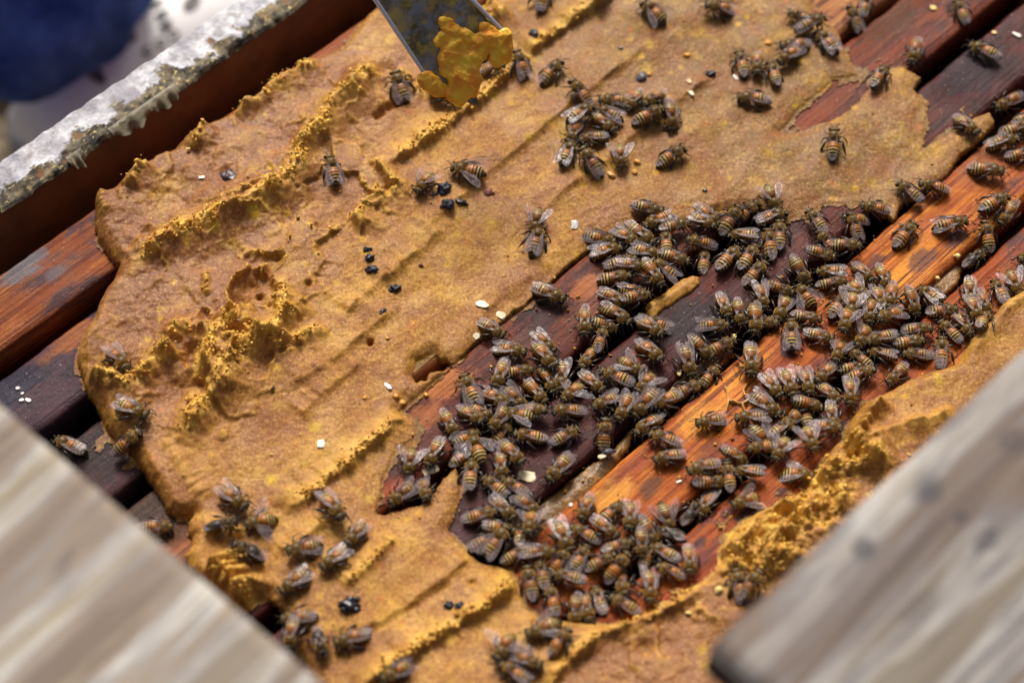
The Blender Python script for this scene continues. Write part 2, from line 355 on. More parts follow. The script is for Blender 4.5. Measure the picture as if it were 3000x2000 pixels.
# ruffled wax hanging from the rim's inner edge
WAX = simple('old_wax', (0.38, 0.33, 0.22), 0.4, 0.35, 260.0, 0.5, 0.0006)
def frill(u0, u1, seed):
    bm = bmesh.new(); n = 60; r = random.Random(seed); rows = []
    for i in range(n + 1):
        t = i / n; u = u0 + (u1 - u0) * t
        env = math.sin(math.pi * t) ** 0.5
        w = 0.0016 * math.sin(t * 15 + seed) + 0.0004 * math.sin(t * 29)
        dep = (0.0026 + 0.0010 * math.sin(t * 13 + 1 + seed)) * env
        rows.append([bm.verts.new((u - UC, 0.1842 + 0.0002 + dy, z)) for dy, z in
            ((0.002, RIMZ + 0.0012), (-0.0005, RIMZ + 0.0010), (-0.0018 + w * 0.5 * env, RIMZ - dep * 0.4), (-0.0030 * env + w * env, RIMZ - dep))])
    for a, b in zip(rows[:-1], rows[1:]):
        for j in range(3): bm.faces.new((a[j], b[j], b[j + 1], a[j + 1]))
    bmesh.ops.solidify(bm, geom=bm.faces[:], thickness=0.0005)
    return bm_obj('wax_frill', bm, WAX, box)
def u_of(px, py, z): return float(at(px, py, z)[:2] @ DU)
frill(u_of(335, 400, .01), u_of(455, 330, .01), 1); frill(u_of(450, 325, .01), u_of(530, 270, .01), 4); frill(u_of(205, 480, .01), u_of(250, 452, .01), 2)

# ================================================================ ground, foreground boards
def ground_mat():
    m = M('bare_earth'); co = m.coord()
    c = m.mix(m.ramp(m.noise(co, 9.0, 6, 0.7), [(0.38, 0.0), (0.62, 1.0)]), (0.055, 0.040, 0.020), (0.26, 0.20, 0.12))
    c = m.mix(m.ramp(m.noise(co, 45.0, 4, 0.6), [(0.55, 0.0), (0.68, 0.7)]), c, (0.36, 0.29, 0.18))
    return m.fin(c, 0.9, m.bump(m.noise(co, 30.0, 5), 0.8, 0.01))
n = 90; t = np.linspace(-1, 1, n); s = np.sign(t) * np.abs(t) ** 4 * 40
GX, GY = np.meshgrid(s, s, indexing='ij'); GZ = -0.27 + 0.006 * fbm(GX * 12, GY * 12, 2, 4) * (np.hypot(GX, GY) > 0.02)
idx = np.arange(n * n).reshape(n, n)
F = np.stack([idx[:-1, :-1], idx[1:, :-1], idx[1:, 1:], idx[:-1, 1:]], -1).reshape(-1, 4)
me = np_mesh('ground', np.stack([GX, GY, GZ], -1).reshape(-1, 3), F)
tag(link('ground', me, None, ground_mat()), kind='structure')
def small_stone(px, py, z, r, mat, lab, cat='stone'):
    q = at(px, py, z); bm = bmesh.new(); bmesh.ops.create_icosphere(bm, subdivisions=3, radius=1)
    for v in bm.verts:
        k = 1 + 0.18 * math.sin(v.co.x * 3 + 1) + 0.1 * math.sin(v.co.y * 5 + v.co.z * 4); v.co *= k
        v.co.x *= r; v.co.y *= r * 0.7; v.co.z *= r * 0.5
    o = bm_obj('stone', bm, mat); o.location = (q[0], q[1], z); tag(o, lab, cat)
small_stone(14, 258, -0.262, 0.010, simple('tan_stone', (0.5, 0.38, 0.22), 0.8), 'tan stone on the ground below the jeans hem')

def plank_mat(name, seed, warm=0.0, gain=1.0, knots=(), org=(0, 0)):
    m = M(name); off = (seed, seed * 0.7, 0)
    g = m.noise(m.coord((6, 66, 66), off), 1.0, 5, 0.65, 0.35)
    g2 = m.noise(m.coord((14, 260, 260), off), 1.0, 4, 0.6, 0.5)
    c = m.ramp(g, [(0.40, (0.09 + warm * 0.14, 0.065 + warm * .11, 0.055 + warm * .06)), (0.455, (0.24 + warm * .14, 0.165 + warm * .15, 0.11 + warm * .12)), (0.50, (0.25 + warm * .08, 0.255 + warm * .05, 0.27)), (0.545, (0.58, 0.56, 0.52)), (0.61, (0.26 + warm * .14, 0.22 + warm * .13, 0.16 + warm * .06))])
    big = m.noise(m.coord((8, 30, 30), (seed * 2, 0, 0)), 1.0, 3, 0.5)
    c = m.mix(m.ramp(big, [(0.40, 0.6), (0.58, 0.0)]), c, (0.17, 0.13, 0.11))
    c = m.mix(m.ramp(g2, [(0.28, 0.6), (0.5, 0.0)]), c, (0.18, 0.15, 0.13))
    kn = m.noise(m.coord((22, 46, 46), (seed * 3, 1, 0)), 1.0, 2, 0.5)
    c = m.mix(m.ramp(kn, [(0.68, 0.0), (0.75, 0.85)]), c, (0.05, 0.045, 0.06))
    wob = m.noise(m.coord((40, 120, 120), off), 1.0, 4, 0.6)
    for kx, ky, rr, k in knots:
        q = at(kx, ky, HB)[:2] - np.array(org); lx, ly = float(q @ DU), -float(q @ DV)
        ln = m.n('ShaderNodeVectorMath', operation='LENGTH'); m.l(m.coord((.7 / rr, 1 / rr, 0), (-lx * .7 / rr, -ly / rr, 0)), ln.inputs[0])
        d = m.math('ADD', ln.outputs['Value'], m.math('MULTIPLY', m.math('SUBTRACT', wob, 0.5), 2.6))
        c = m.mix(m.math('MULTIPLY', m.ramp(d, [(0.5, 1.0), (1.2, 0.0)]), k), c, (0.045, 0.04, 0.055))
    c = m.mix(1.0, c, (gain, gain, gain), 'MULTIPLY')
    return m.fin(c, 0.75, m.bump(g2, 0.6, 0.001))
HB = 0.135
def plank(name, corner_uv, lx, ly, sx, sy, th, mat, lab, rz=0.0, ztop=HB):
    e = empty(name, (*uv(*corner_uv), ztop), ROT + rz)
    b = slab(lx, ly, th, 60, 8, 0.0010, 0.0004, int(lx * 1000)); bmesh.ops.translate(b, verts=b.verts[:], vec=(sx * lx / 2, sy * ly / 2, 0))
    o = bm_obj('board', b, mat, e); tag(e, lab, 'wooden board'); return e
pl = at(0, 1186, HB)[:2]; pr = at(944, 2000, HB)[:2]
ang = math.atan2(*( (pr - pl)[::-1] ))            # direction of the sawn end
uL = float(((pl + pr) / 2) @ DU); vL = float(((pl + pr) / 2) @ DV)
plank('weathered_board', (uL, vL), 0.26, 0.44, -1, 0, 0.022, plank_mat('pale_plank', 3.1, 0.6, 0.84), 'out-of-focus pale board end crossing the lower left corner', ang + math.pi / 2 - ROT if abs(math.sin(ang + math.pi / 2 - ROT)) < 0.3 else ang - math.pi / 2 - ROT)
c1 = at(2082, 1888, HB)[:2]
plank('weathered_board', (float(c1 @ DU), float(c1 @ DV)), 0.34, 0.12, 1, -1, 0.012, plank_mat('grey_plank', 8.4, 0.0, 0.66, [(2531, 1603, .0028, .75), (2810, 1513, .0024, .6), (2894, 1580, .0028, .6), (2700, 1780, .005, .3), (2960, 1290, .003, .5)], c1), 'out-of-focus grey weathered board reaching in at the lower right corner')
eg = [o for o in bpy.data.objects if o.name.startswith('weathered_board')][-1]
bm = bmesh.new(); bmesh.ops.create_cube(bm, size=1, matrix=Matrix.Translation((-0.0006, -0.06, -0.0066)) @ Matrix.Diagonal((0.002, 0.118, 0.0105, 1)))
bm_obj('end_grain', bm, simple('shaded_end_grain', (0.07, 0.062, 0.055), 0.8, 0.4, 150.0), eg, False)  # plate over the board's end face, its shade painted in as a dark colour
# ================================================================ pollen patty
OUT = [(936,170),(905,182),(872,200),(842,226),(808,238),(785,250),(761,272),(740,298),(719,306),(680,340),(650,352),(617,366),(580,392),(549,404),(510,442),(468,459),(440,478),(396,502),(365,530),(332,557),(315,566),(298,553),(286,568),(280,600),(276,664),(289,701),(323,752),(349,782),(332,816),(310,850),(293,880),(272,939),(242,978),(228,1020),(228,1071),(242,1118),(259,1160),(293,1216),(315,1262),(345,1295),(374,1322),(406,1359),(425,1395),(440,1420),(470,1461),(487,1503),(520,1515),(564,1512),(552,1530),(552,1560),(564,1575),(560,1600),(545,1625),(560,1670),(600,1700),(640,1760),(690,1790),(725,1775),(745,1745),(790,1752),(827,1784),(850,1850),(890,1920),(930,2010),(960,2200),(3300,2200),(3300,600),(3100,770),(3000,845),(2948,883),(2914,917),(2876,964),(2846,993),(2808,1053),(2800,1064),(2651,1119),(2566,1162),(2531,1183),(2497,1225),(2472,1289),(2438,1306),(2391,1374),(2353,1442),(2289,1464),(2247,1498),(2200,1510),(2160,1540),(2140,1566),(2110,1610),(2114,1652),(2050,1712),(1987,1750),(1880,1805),(1804,1826),(1753,1822),(1660,1812),(1583,1800),(1540,1770),(1515,1716),(1498,1665),(1413,1643),(1374,1617),(1340,1578),(1312,1545),(1330,1495),(1350,1450),(1352,1400),(1335,1360),(1300,1395),(1270,1440),(1240,1470),(1200,1480),(1128,1502),(1102,1498),(1123,1400),(1150,1340),(1175,1305),(1221,1272),(1213,1230),(1190,1208),(1170,1202),(1217,1165),(1260,1122),(1315,1077),(1383,1010),(1468,942),(1510,904),(1540,892),(1566,861),(1612,827),(1663,772),(1719,730),(1744,704),(1808,668),(1893,632),(2000,640),(2085,620),(2170,598),(2250,620),(2306,636),(2366,623),(2425,593),(2523,585),(2560,605),(2620,640),(2645,600),(2700,560),(2778,506),(2830,440),(2893,391),(2925,350),(2900,320),(2860,335),(2790,380),(2700,440),(2640,495),(2628,500),(2640,480),(2700,420),(2712,345),(2716,293),(2680,255),(2706,222),(2650,190),(2618,196),(2600,215),(2543,212),(2546,246),(2519,289),(2459,340),(2400,366),(2362,382),(2297,391),(2285,383),(2340,320),(2408,264),(2442,230),(2540,213),(2510,204),(2489,170),(2468,128),(2464,102),(2417,42),(2404,43),(2383,0),(2370,-60),(2370,-250),(1300,-250),(1250,-90),(1130,-10),(1000,140)]
HOLES = [[(1217,1053),(1240,1040),(1264,1027),(1276,1025),(1283,1040),(1289,1049),(1305,1052),(1315,1061),(1312,1072),(1306,1081),(1280,1080),(1255,1087),(1247,1108),(1235,1106),(1221,1112),(1208,1095),(1210,1080)],
         [(1385,-6),(1395,10),(1386,32),(1400,52),(1415,40),(1412,18),(1430,0),(1440,-30),(1395,-40)]]
SMEAR = [(1893,885),(1915,868),(1940,855),(1975,825),(2000,806),(2030,797),(2052,803),(2055,825),(2030,850),(2000,868),(1975,885),(1945,897),(1915,925),(1893,915)]
# crests left by the hive tool: points, crest height, half widths (two sides), crumb, in mm
RIDGES = [
 ([(1129,191),(1096,225),(1059,255),(1040,280),(1008,306),(944,383),(905,410),(885,450),(880,485),(855,536),(816,574),(714,612),(638,638),(548,676),(472,727),(420,765),(370,816)], 4.2, 2.4, 2.4, 1.0),
 ([(289,1085),(300,1110),(323,1125),(366,1139),(404,1126),(459,1084),(502,1046),(519,1033)], 4.5, 1.8, 2.6, 0.9),
 ([(681,914),(690,940),(697,965),(680,985),(664,1000),(640,1030),(606,1090),(600,1140)], 5.0, 2.5, 3.0, 1.0),
 ([(805,810),(829,860),(835,900),(838,939),(808,982),(757,1007),(719,1037),(700,1060),(689,1084),(664,1126),(630,1152),(604,1177),(585,1200),(561,1240),(549,1280),(530,1310)], 4.6, 2.2, 2.8, 0.85),
 ([(732,1025),(750,1010),(787,1016),(859,1007),(890,990),(919,973),(966,982)], 3.2, 1.4, 2.2, 0.5),
 ([(510,1010),(530,985),(560,975),(600,985),(620,975)], 3.0, 2.0, 2.0, 0.6),
 ([(595,800),(600,830),(605,860),(615,882)], 2.0, 1.2, 1.2, 0.5),
 ([(1830,-60),(1761,4),(1698,51),(1630,106),(1590,130),(1549,153)], 3.6, 0.8, 6.0, 0.48),
 ([(1560,150),(1520,190),(1468,234),(1430,270),(1383,319),(1332,340),(1298,391),(1230,430),(1180,465),(1140,502)], 3.4, 0.8, 6.0, 0.48),
 ([(1080,470),(1110,485),(1150,540),(1165,552),(1140,570),(1080,600),(1050,650),(1040,690)], 4.0, 3.5, 0.9, 0.4),
 ([(1204,1210),(1150,1235),(1090,1285),(1032,1333),(964,1384),(930,1420),(883,1456),(840,1503)], 3.0, 0.9, 5.0, 0.45),
 ([(1540,1690),(1506,1712),(1438,1754),(1379,1792),(1285,1852),(1200,1903),(1120,1955),(1040,2010)], 3.6, 0.8, 5.0, 0.5),
 ([(1165,1570),(1142,1597),(1091,1639),(1032,1686),(1000,1710)], 1.8, 1.0, 4.0, 0.4),
 ([(2120,1660),(2050,1712),(1966,1780),(1902,1801),(1838,1835),(1732,1886),(1668,1937),(1630,1980),(1600,2040)], 4.0, 1.2, 5.0, 0.45),
 ([(2574,1168),(2540,1230),(2502,1281),(2468,1320)], 6.5, 3.0, 2.4, 0.2),
 ([(2475,1340),(2531,1306),(2608,1272),(2714,1238),(2800,1200)], 4.2, 1.8, 5.0, 0.2),
 ([(3020,835),(2960,890),(2920,930),(2880,975),(2850,1010),(2815,1065)], 2.2, 2.0, 2.6, 0.15),
 ([(936,180),(872,212),(808,250),(765,285),(725,320),(690,350)], 2.4, 2.2, 2.0, 0.75),
 ([(617,378),(600,410),(570,450)], 2.2, 1.4, 1.4, 0.6), ([(440,492),(410,515),(396,545),(380,565)], 2.6, 2.0, 2.4, 0.6),
 ([(298,560),(300,600),(320,640)], 2.0, 2.0, 2.5, 0.2),
 ([(1500,30),(1450,60),(1420,70),(1390,60)], 2.5, 1.5, 3.5, 0.6), ([(1440,10),(1420,20),(1400,45),(1410,65)], 2.5, 1.6, 1.6, 0.8),
 ([(1160,205),(1200,240),(1240,270),(1300,295)], 1.8, 2.0, 2.0, 0.5),
 ([(2120,180),(1980,290),(1850,400),(1700,520),(1560,640)], 1.8, 1.6, 9.0, 0.0), ([(1900,120),(1760,230),(1600,360),(1450,480),(1340,580),(1240,680)], 1.5, 1.5, 9.0, 0.0), ([(1330,640),(1200,750),(1080,860),(980,950)], 1.8, 1.5, 8.0, 0.05),
 ([(1120,820),(1150,790),(1190,770)], 1.0, 2.0, 3.0, 0.0), ([(1180,880),(1060,980),(940,1080),(840,1150)], 1.3, 1.5, 9.0, 0.0), ([(1080,1040),(960,1140),(860,1230)], 1.2, 1.5, 8.0, 0.0), ([(1000,1480),(900,1560),(800,1620)], 1.4, 1.4, 6.0, 0.1), ([(1400,1600),(1290,1690),(1150,1790),(1000,1880)], 1.6, 1.2, 7.0, 0.1),
 ([(1720,560),(1640,590),(1560,640)], 0.8, 3.0, 3.0, 0.0), ([(2350,480),(2200,560),(2050,600)], 0.8, 4.0, 4.0, 0.0),
 ([(1960,420),(2050,360),(2180,300)], 0.8, 4.0, 4.0, 0.0), ([(1380,940),(1480,840),(1560,780),(1620,740)], 0.6, 4.0, 3.0, 0.0),
 ([(480,1270),(520,1350),(560,1420),(600,1470)], 1.4, 3.0, 2.0, 0.2), ([(600,1560),(640,1545),(680,1555),(700,1580)], 2.0, 2.0, 2.0, 0.5),
 ([(623,1640),(650,1670),(680,1710),(710,1750),(735,1775)], 8.0, 3.6, 3.6, 1.0),
]
CRUMBLE = [  # loose crumbly heaps: points, height, half width
 ([(2390,1380),(2440,1370),(2500,1360),(2560,1340)], 5.0, 4.5), ([(2400,1400),(2450,1440),(2420,1480),(2360,1470),(2300,1490)], 6.0, 5.5),
 ([(2270,1520),(2240,1560),(2300,1560),(2340,1530),(2400,1520)], 6.0, 6.0), ([(2190,1570),(2160,1610),(2200,1640),(2260,1620),(2300,1600)], 5.0, 5.0),
 ([(2120,1640),(2150,1670),(2220,1680),(2280,1650)], 4.0, 4.5), ([(2480,1300),(2500,1330),(2530,1350)], 4.0, 3.5)]
PITS = [((671,524),2.2,4.0),((1022,1130),0,0),((700,890),3.0,4.0),((715,905),3.5,1.5),((690,1008),3.5,1.3),((633,1075),3.5,1.3),((760,870),3.0,1.3),((905,838),2.5,1.4),((735,842),2.5,3.0),((580,1048),3.2,4.0),((640,1010),2.5,2.6),((430,695),2.5,2.6),((525,678),1.5,1.5),
 ((1106,345),3.5,1.8),((1120,333),3.5,1.8),((1140,318),3.5,1.8),((1160,306),3.5,2.0),((1176,298),3.5,2.0),((603,1130),2.5,2.6),((626,1160),3.0,2.0),((352,1075),1.2,2.5),((560,1265),1.5,3),
 ((1085,995),2.4,1.2),((1083,1000),2.4,1.2),((1383,1697),1.6,1.0),((900,880),0.8,1.2),((2100,1870),1.8,5.0),((1990,1765),2.2,3.5),((1890,1900),1.8,3.0),((560,640),0,0),((820,420),1.4,8),((520,600),1.5,9),((1125,210),2.5,4.0),((640,760),1.4,8)]
WETZ = [(1000,120),(1140,190),(1150,300),(930,420),(1160,540),(1060,660),(850,720),(800,900),(800,980),(640,1180),(520,1330),(300,1200),(180,1000),(240,560),(600,330)]
BRN = [(1560,1900),(2130,1640),(2500,1330),(3300,1000),(3300,2300),(1300,2300)]

def build_patty(name, outline, holes, G, mats, label, cat, T0=None, feat=True, zb=0.0):
    poly = pxs(outline, 0.002)
    x0, y0 = np.maximum(poly.min(0), [-0.24, -0.155]) ; x1, y1 = np.minimum(poly.max(0), [0.235, 0.195])
    nx = int((x1 - x0) / G) + 2; ny = int((y1 - y0) / G) + 2
    X, Y = np.meshgrid(x0 + np.arange(nx) * G, y0 + np.arange(ny) * G, indexing='ij')
    P = np.stack([X.ravel(), Y.ravel()], 1)
    ins = inside(P, poly); D, _, _ = poly_dist(P, poly, True)
    for h in holes:
        hp = pxs(h, 0.002); hi = inside(P, hp); d2, _, _ = poly_dist(P, hp, True)
        ins &= ~hi; D = np.minimum(D, d2)
    sd = np.where(ins, D, -D)
    uu = P @ DU; vv = P @ DV
    sd = sd + 0.0009 * fbm(P[:, 0] * 110, P[:, 1] * 110, 2, 5) + 0.0004 * fbm(P[:, 0] * 600, P[:, 1] * 600, 5, 3)
    # thickness varies over the sheet
    if T0 is None:
        ctr = [((250,1000),8.5),((500,600),8),((450,1300),7),((900,700),6.5),((1000,200),6.5),((700,1000),7.5),((1100,1000),4.5),((1500,800),1.9),((1150,1350),2.2),((1900,600),1.6),((1600,300),3.6),((2300,300),1.8),((2500,500),1.5),((1250,1700),2.8),((1600,1850),2.2),((900,1650),4.5),((2300,1600),6),((2700,1200),6),((2900,950),6),((2000,1900),6),((1300,1450),1.6)]
        cw = pxs([c[0] for c in ctr]); num = 0; den = 0
        for q, (_, t) in zip(cw, ctr):
            w = 1 / (((P - q) ** 2).sum(1) + 2e-4) ** 1.5; num = num + w * t; den = den + w
        T = num / den * 1e-3
    else: T = np.full(len(P), T0)
    wetp = pxs(WETZ); wd, _, _ = poly_dist(P, wetp, True); win = inside(P, wetp)
    wet = 1 / (1 + np.exp(-np.where(win, wd, -wd) / 0.006 - fbm(P[:, 0] * 30, P[:, 1] * 30, 4, 3) * 2))
    bp = pxs(BRN); wd, _, _ = poly_dist(P, bp, True); win2 = inside(P, bp)
    wet = np.clip(np.maximum(wet, 0.85 / (1 + np.exp(-np.where(win2, wd, -wd) / 0.006))), 0, 1)
    if not feat: wet = wet * 0
    prof = np.clip(sd / (T * (1.2 + 1.6 * (T < 0.0045))), 0, 1); prof = np.sqrt(np.clip(1 - (1 - prof) ** 2.4, 0, 1)); thn = np.clip((0.0042 - T) / 0.0018, 0, 1); prof = prof * (1 - thn) + thn * (np.clip(sd / 0.0006, 0, 1) * 0.30 + 0.70 * np.clip(sd / 0.007, 0, 1) ** .7)
    H = T * prof
    rim_lip = np.exp(-((sd - 0.0035) / 0.0022) ** 2) * 0.0006
    fade = np.clip(sd / 0.0035, 0, 1)
    und = 0.0014 * fbm(uu * 12, vv * 38, 6, 2) + 0.0004 * fbm(uu * 40, vv * 110, 1, 3)
    H = H + fade * (und + rim_lip * (1 - thn))
    r1 = fbm(P[:, 0] * 120, P[:, 1] * 120, 7, 5); r2 = fbm(uu * 150 + r1, vv * 330 + r1 * 0.5, 8, 4)
    rid = 1 - np.abs(fbm(uu * 60 + 3, vv * 130, 3, 4)) * 2
    sm = np.clip(0.55 + 1.3 * fbm(P[:, 0] * 28, P[:, 1] * 28, 2, 3), 0.12, 1.25)
    wp = 0.004 * fbm(P[:, 0] * 35, P[:, 1] * 35, 0, 3); wq = 0.004 * fbm(P[:, 0] * 35 + 9, P[:, 1] * 35 + 4, 5, 3)
    fold = 1 - np.abs(fbm((uu + wp * 2) * 26, (vv + wq * 2) * 60, 3, 3)) * 2.4
    lumpA = fbm(P[:, 0] * 420, P[:, 1] * 420, 9, 4)
    big = fbm((P[:, 0] + wp) * 45, (P[:, 1] + wq) * 45, 6, 5)
    H = H + fade * wet * (0.0016 * big + 0.0011 * fbm((uu + wp) * 38, (vv + wq) * 70, 4, 2) + sm * (0.0007 * r1 + 0.0004 * r2) + 0.0007 * np.clip(fold, 0, 1) ** 3 * sm + 0.00035 * lumpA)
    H = H + fade * (1 - wet) * (0.00028 * r1 + 0.00022 * r2)
    H = H + fade * 0.00016 * fbm(P[:, 0] * 900, P[:, 1] * 900, 9, 3)
    lump = fbm(P[:, 0] * 420, P[:, 1] * 420, 1, 4); lump2 = fbm(P[:, 0] * 900, P[:, 1] * 900, 4, 3)
    crumb = np.zeros(len(P))
    tq = pxs([(2050, 120), (2300, 300), (2480, 480)]); td, _, _ = poly_dist(P, tq); thin = np.clip(1.15 - td / 0.10, 0, 1) * 0.85  # thin starts as light falloff at the upper right, painted as darker paste
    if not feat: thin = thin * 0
    if feat:   # torn, folded ground: steep little cliffs between layers
        for pts, wz, amp in (([(1130, 200), (1000, 310), (905, 410), (850, 540), (700, 620), (480, 730)], .010, 1.0), ([(690, 900), (700, 970), (640, 1040), (560, 1150)], .012, 1.1), ([(840, 850), (800, 1000), (700, 1070), (640, 1170), (560, 1260)], .012, 1.1),
                         ([(1000, 480), (1120, 560), (980, 680), (880, 740)], .010, 1.0), ([(300, 1100), (440, 1110), (520, 1030)], .007, .9), ([(700, 860), (800, 760), (900, 700)], .012, 1.3), ([(350, 560), (450, 520), (700, 350)], .010, .6), ([(1900, 1900), (2000, 1800), (2200, 1700)], .010, .6)):
            d, _, _ = poly_dist(P, pxs(pts, .005)); mk = np.exp(-(d / wz) ** 2) * amp
            q1 = fbm((P[:, 0] + wp * .6) * 75, (P[:, 1] + wq * .6) * 75, int(wz * 1e3) % 7, 4)
            H = H + fade * mk * 0.00085 * (np.tanh(q1 / 0.07) + 0.6 * q1)
            lip = np.exp(-((q1 - 0.06) / 0.055) ** 2) * np.clip(mk, 0, 1)
            H = H + fade * lip * 0.0007 * (1 + lump)
            crumb = np.maximum(crumb, lip * np.clip(0.45 + 1.0 * lump, 0, 1) * 0.95)
    jx = 0.0016 * fbm(P[:, 0] * 90, P[:, 1] * 90, 10, 4)
    if feat:
        for pts, A, w1, w2, cr in RIDGES:
            q = pxs(pts, 0.005); lo = q.min(0) - 0.02; hi = q.max(0) + 0.02
            k = np.where((P[:, 0] > lo[0]) & (P[:, 0] < hi[0]) & (P[:, 1] > lo[1]) & (P[:, 1] < hi[1]))[0]
            d, s, t = poly_dist(P[k], q)
            wf = 1.0 + 0.75 * cr; dd = d * s + jx[k] * (1 + cr); w = np.where(dd > 0, w1, w2) * 1e-3 * wf
            sharp = np.exp(-(np.abs(dd) / w) ** 1.35)
            endf = np.clip(np.minimum(t, 1 - t) * 8, 0, 1); endf = np.where(d > 0.012, 0, endf)
            amp = A * 1e-3 * (0.55 + 0.8 * vnoise(t * 17 + A, t * 0 + 2, 3)) * endf * 1.05
            H[k] += fade[k] * amp * sharp
            if cr > .5: H[k] += fade[k] * 0.0018 * np.exp(-(dd / .0065) ** 2) * endf
            cc = cr * (np.clip(0.35 + 1.1 * vnoise(t * 23 + A, t * 0 + 5, 4), 0, 1) if cr > .5 else 1.0) * np.exp(-(np.abs(dd) / (w * 0.72)) ** 2) * endf
            H[k] += fade[k] * cc * (1 if cr > .5 else .25) * (0.0021 * lump[k] + 0.0007 * lump2[k])
            crumb[k] = np.maximum(crumb[k], np.clip(cc * 1.5, 0, 1) * (np.clip(0.72 + 0.8 * lump[k], 0, 1) if cr > .5 else .75))
        for pts, A, w in CRUMBLE:
            q = pxs(pts, 0.006); lo = q.min(0) - 0.02; hi = q.max(0) + 0.02
            k = np.where((P[:, 0] > lo[0]) & (P[:, 0] < hi[0]) & (P[:, 1] > lo[1]) & (P[:, 1] < hi[1]))[0]
            d, s, t = poly_dist(P[k], q); g = np.exp(-(d / (w * 1e-3)) ** 2)
            H[k] += fade[k] * g * (A * 0.6e-3 + 0.0058 * fbm(P[k, 0] * 210, P[k, 1] * 210, 5, 4) + 0.0012 * lump2[k])
            crumb[k] = np.maximum(crumb[k], g * np.clip(0.60 + 0.7 * lump[k], 0, 1))
        for (pp, A, w) in PITS:
            if A == 0: continue
            A = A * 0.8
            q = at(*pp, 0.005)[:2]; d = np.hypot(P[:, 0] - q[0], P[:, 1] - q[1]) * (1 + 0.35 * r1)
            H -= fade * A * 1e-3 * np.exp(-(d / (w * 1e-3)) ** 3)
    # thin crumbly gilt on the rim of the sheet here and there
    eg = np.exp(-((sd - 0.0016) / 0.0016) ** 2) * np.clip(fbm(P[:, 0] * 70, P[:, 1] * 70, 11, 3) * 2.0, 0, 1) * (0.45 * wet if feat else 0.1)
    crumb = np.maximum(crumb, eg)
    H = np.where(sd > 0.0002, np.maximum(H, 0.0003), -0.0012) + zb
    keep = sd > -0.0003
    if feat:   # thin smears dragged out over the wood past the edge of the sheet
        onbar = np.zeros(len(P), bool)
        for ba, bb, *_ in BARS: onbar |= (vv > ba + 0.0016) & (vv < bb - 0.0016)
        nf = fbm(uu * 55, vv * 170, 8, 5) + 0.4 * fbm(uu * 300, vv * 500, 2, 3)
        film = (sd <= -0.0003) & onbar & (sd > -0.008) & (nf > 0.06 + (-sd) / 0.008 * 0.62) & (P[:, 0] > -0.17)
        near = (sd <= -0.0003) & onbar & (sd > -0.0012) & (nf > -0.25)
        film |= near
        H = np.where(film, 0.00042 + 0.00012 * fbm(P[:, 0] * 700, P[:, 1] * 700, 4, 3), H); H = np.where((sd <= 0.0002) & (sd > -0.0003) & onbar, 0.0005, H)
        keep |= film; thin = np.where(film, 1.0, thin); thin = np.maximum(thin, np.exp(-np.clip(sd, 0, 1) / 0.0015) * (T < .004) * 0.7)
    idx = -np.ones(len(P), int); g = keep.reshape(nx, ny)
    fm = g[:-1, :-1] & g[1:, :-1] & g[1:, 1:] & g[:-1, 1:]
    used = np.zeros((nx, ny), bool); used[:-1, :-1] |= fm; used[1:, :-1] |= fm; used[1:, 1:] |= fm; used[:-1, 1:] |= fm
    u1 = used.ravel(); idx[u1] = np.arange(u1.sum()); I = idx.reshape(nx, ny)
    F = np.stack([I[:-1, :-1][fm], I[1:, :-1][fm], I[1:, 1:][fm], I[:-1, 1:][fm]], -1)
    # give crumbly ground a little sideways scatter so it is not a pure height field
    Px = P[:, 0] + crumb * 0.0007 * fbm(P[:, 0] * 500, P[:, 1] * 500, 2, 3); Py = P[:, 1] + crumb * 0.0007 * fbm(P[:, 0] * 500 + 7, P[:, 1] * 500, 3, 3)
    me = np_mesh(name, np.stack([Px, Py, H], 1)[u1], F)
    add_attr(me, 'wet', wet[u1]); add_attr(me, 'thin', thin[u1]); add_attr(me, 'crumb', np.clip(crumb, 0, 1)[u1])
    o = link(name, me, None, mats); tag(o, label, cat)
    return o, (x0, y0, nx, ny, G, np.where(keep, H, -9).reshape(nx, ny), crumb.reshape(nx, ny))
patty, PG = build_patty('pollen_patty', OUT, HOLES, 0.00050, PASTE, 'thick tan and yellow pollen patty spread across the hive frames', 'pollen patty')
build_patty('patty_smear', SMEAR, [], 0.0005, PASTE, 'small golden tongue of paste bridging two dark frames inside the bee cluster', 'paste smear', 0.0018, False)

def surf(x, y):
    """height of what a bee stands on at x, y"""
    x0, y0, nx, ny, G, H, _ = PG
    i = int((x - x0) / G); j = int((y - y0) / G)
    if 0 <= i < nx and 0 <= j < ny and H[i, j] > -1: return max(float(H[i, j]), 0.0)
    v = float(np.array([x, y]) @ DV)
    for a, b, *_ in BARS:
        if a <= v <= b: return 0.0002
    return -0.002
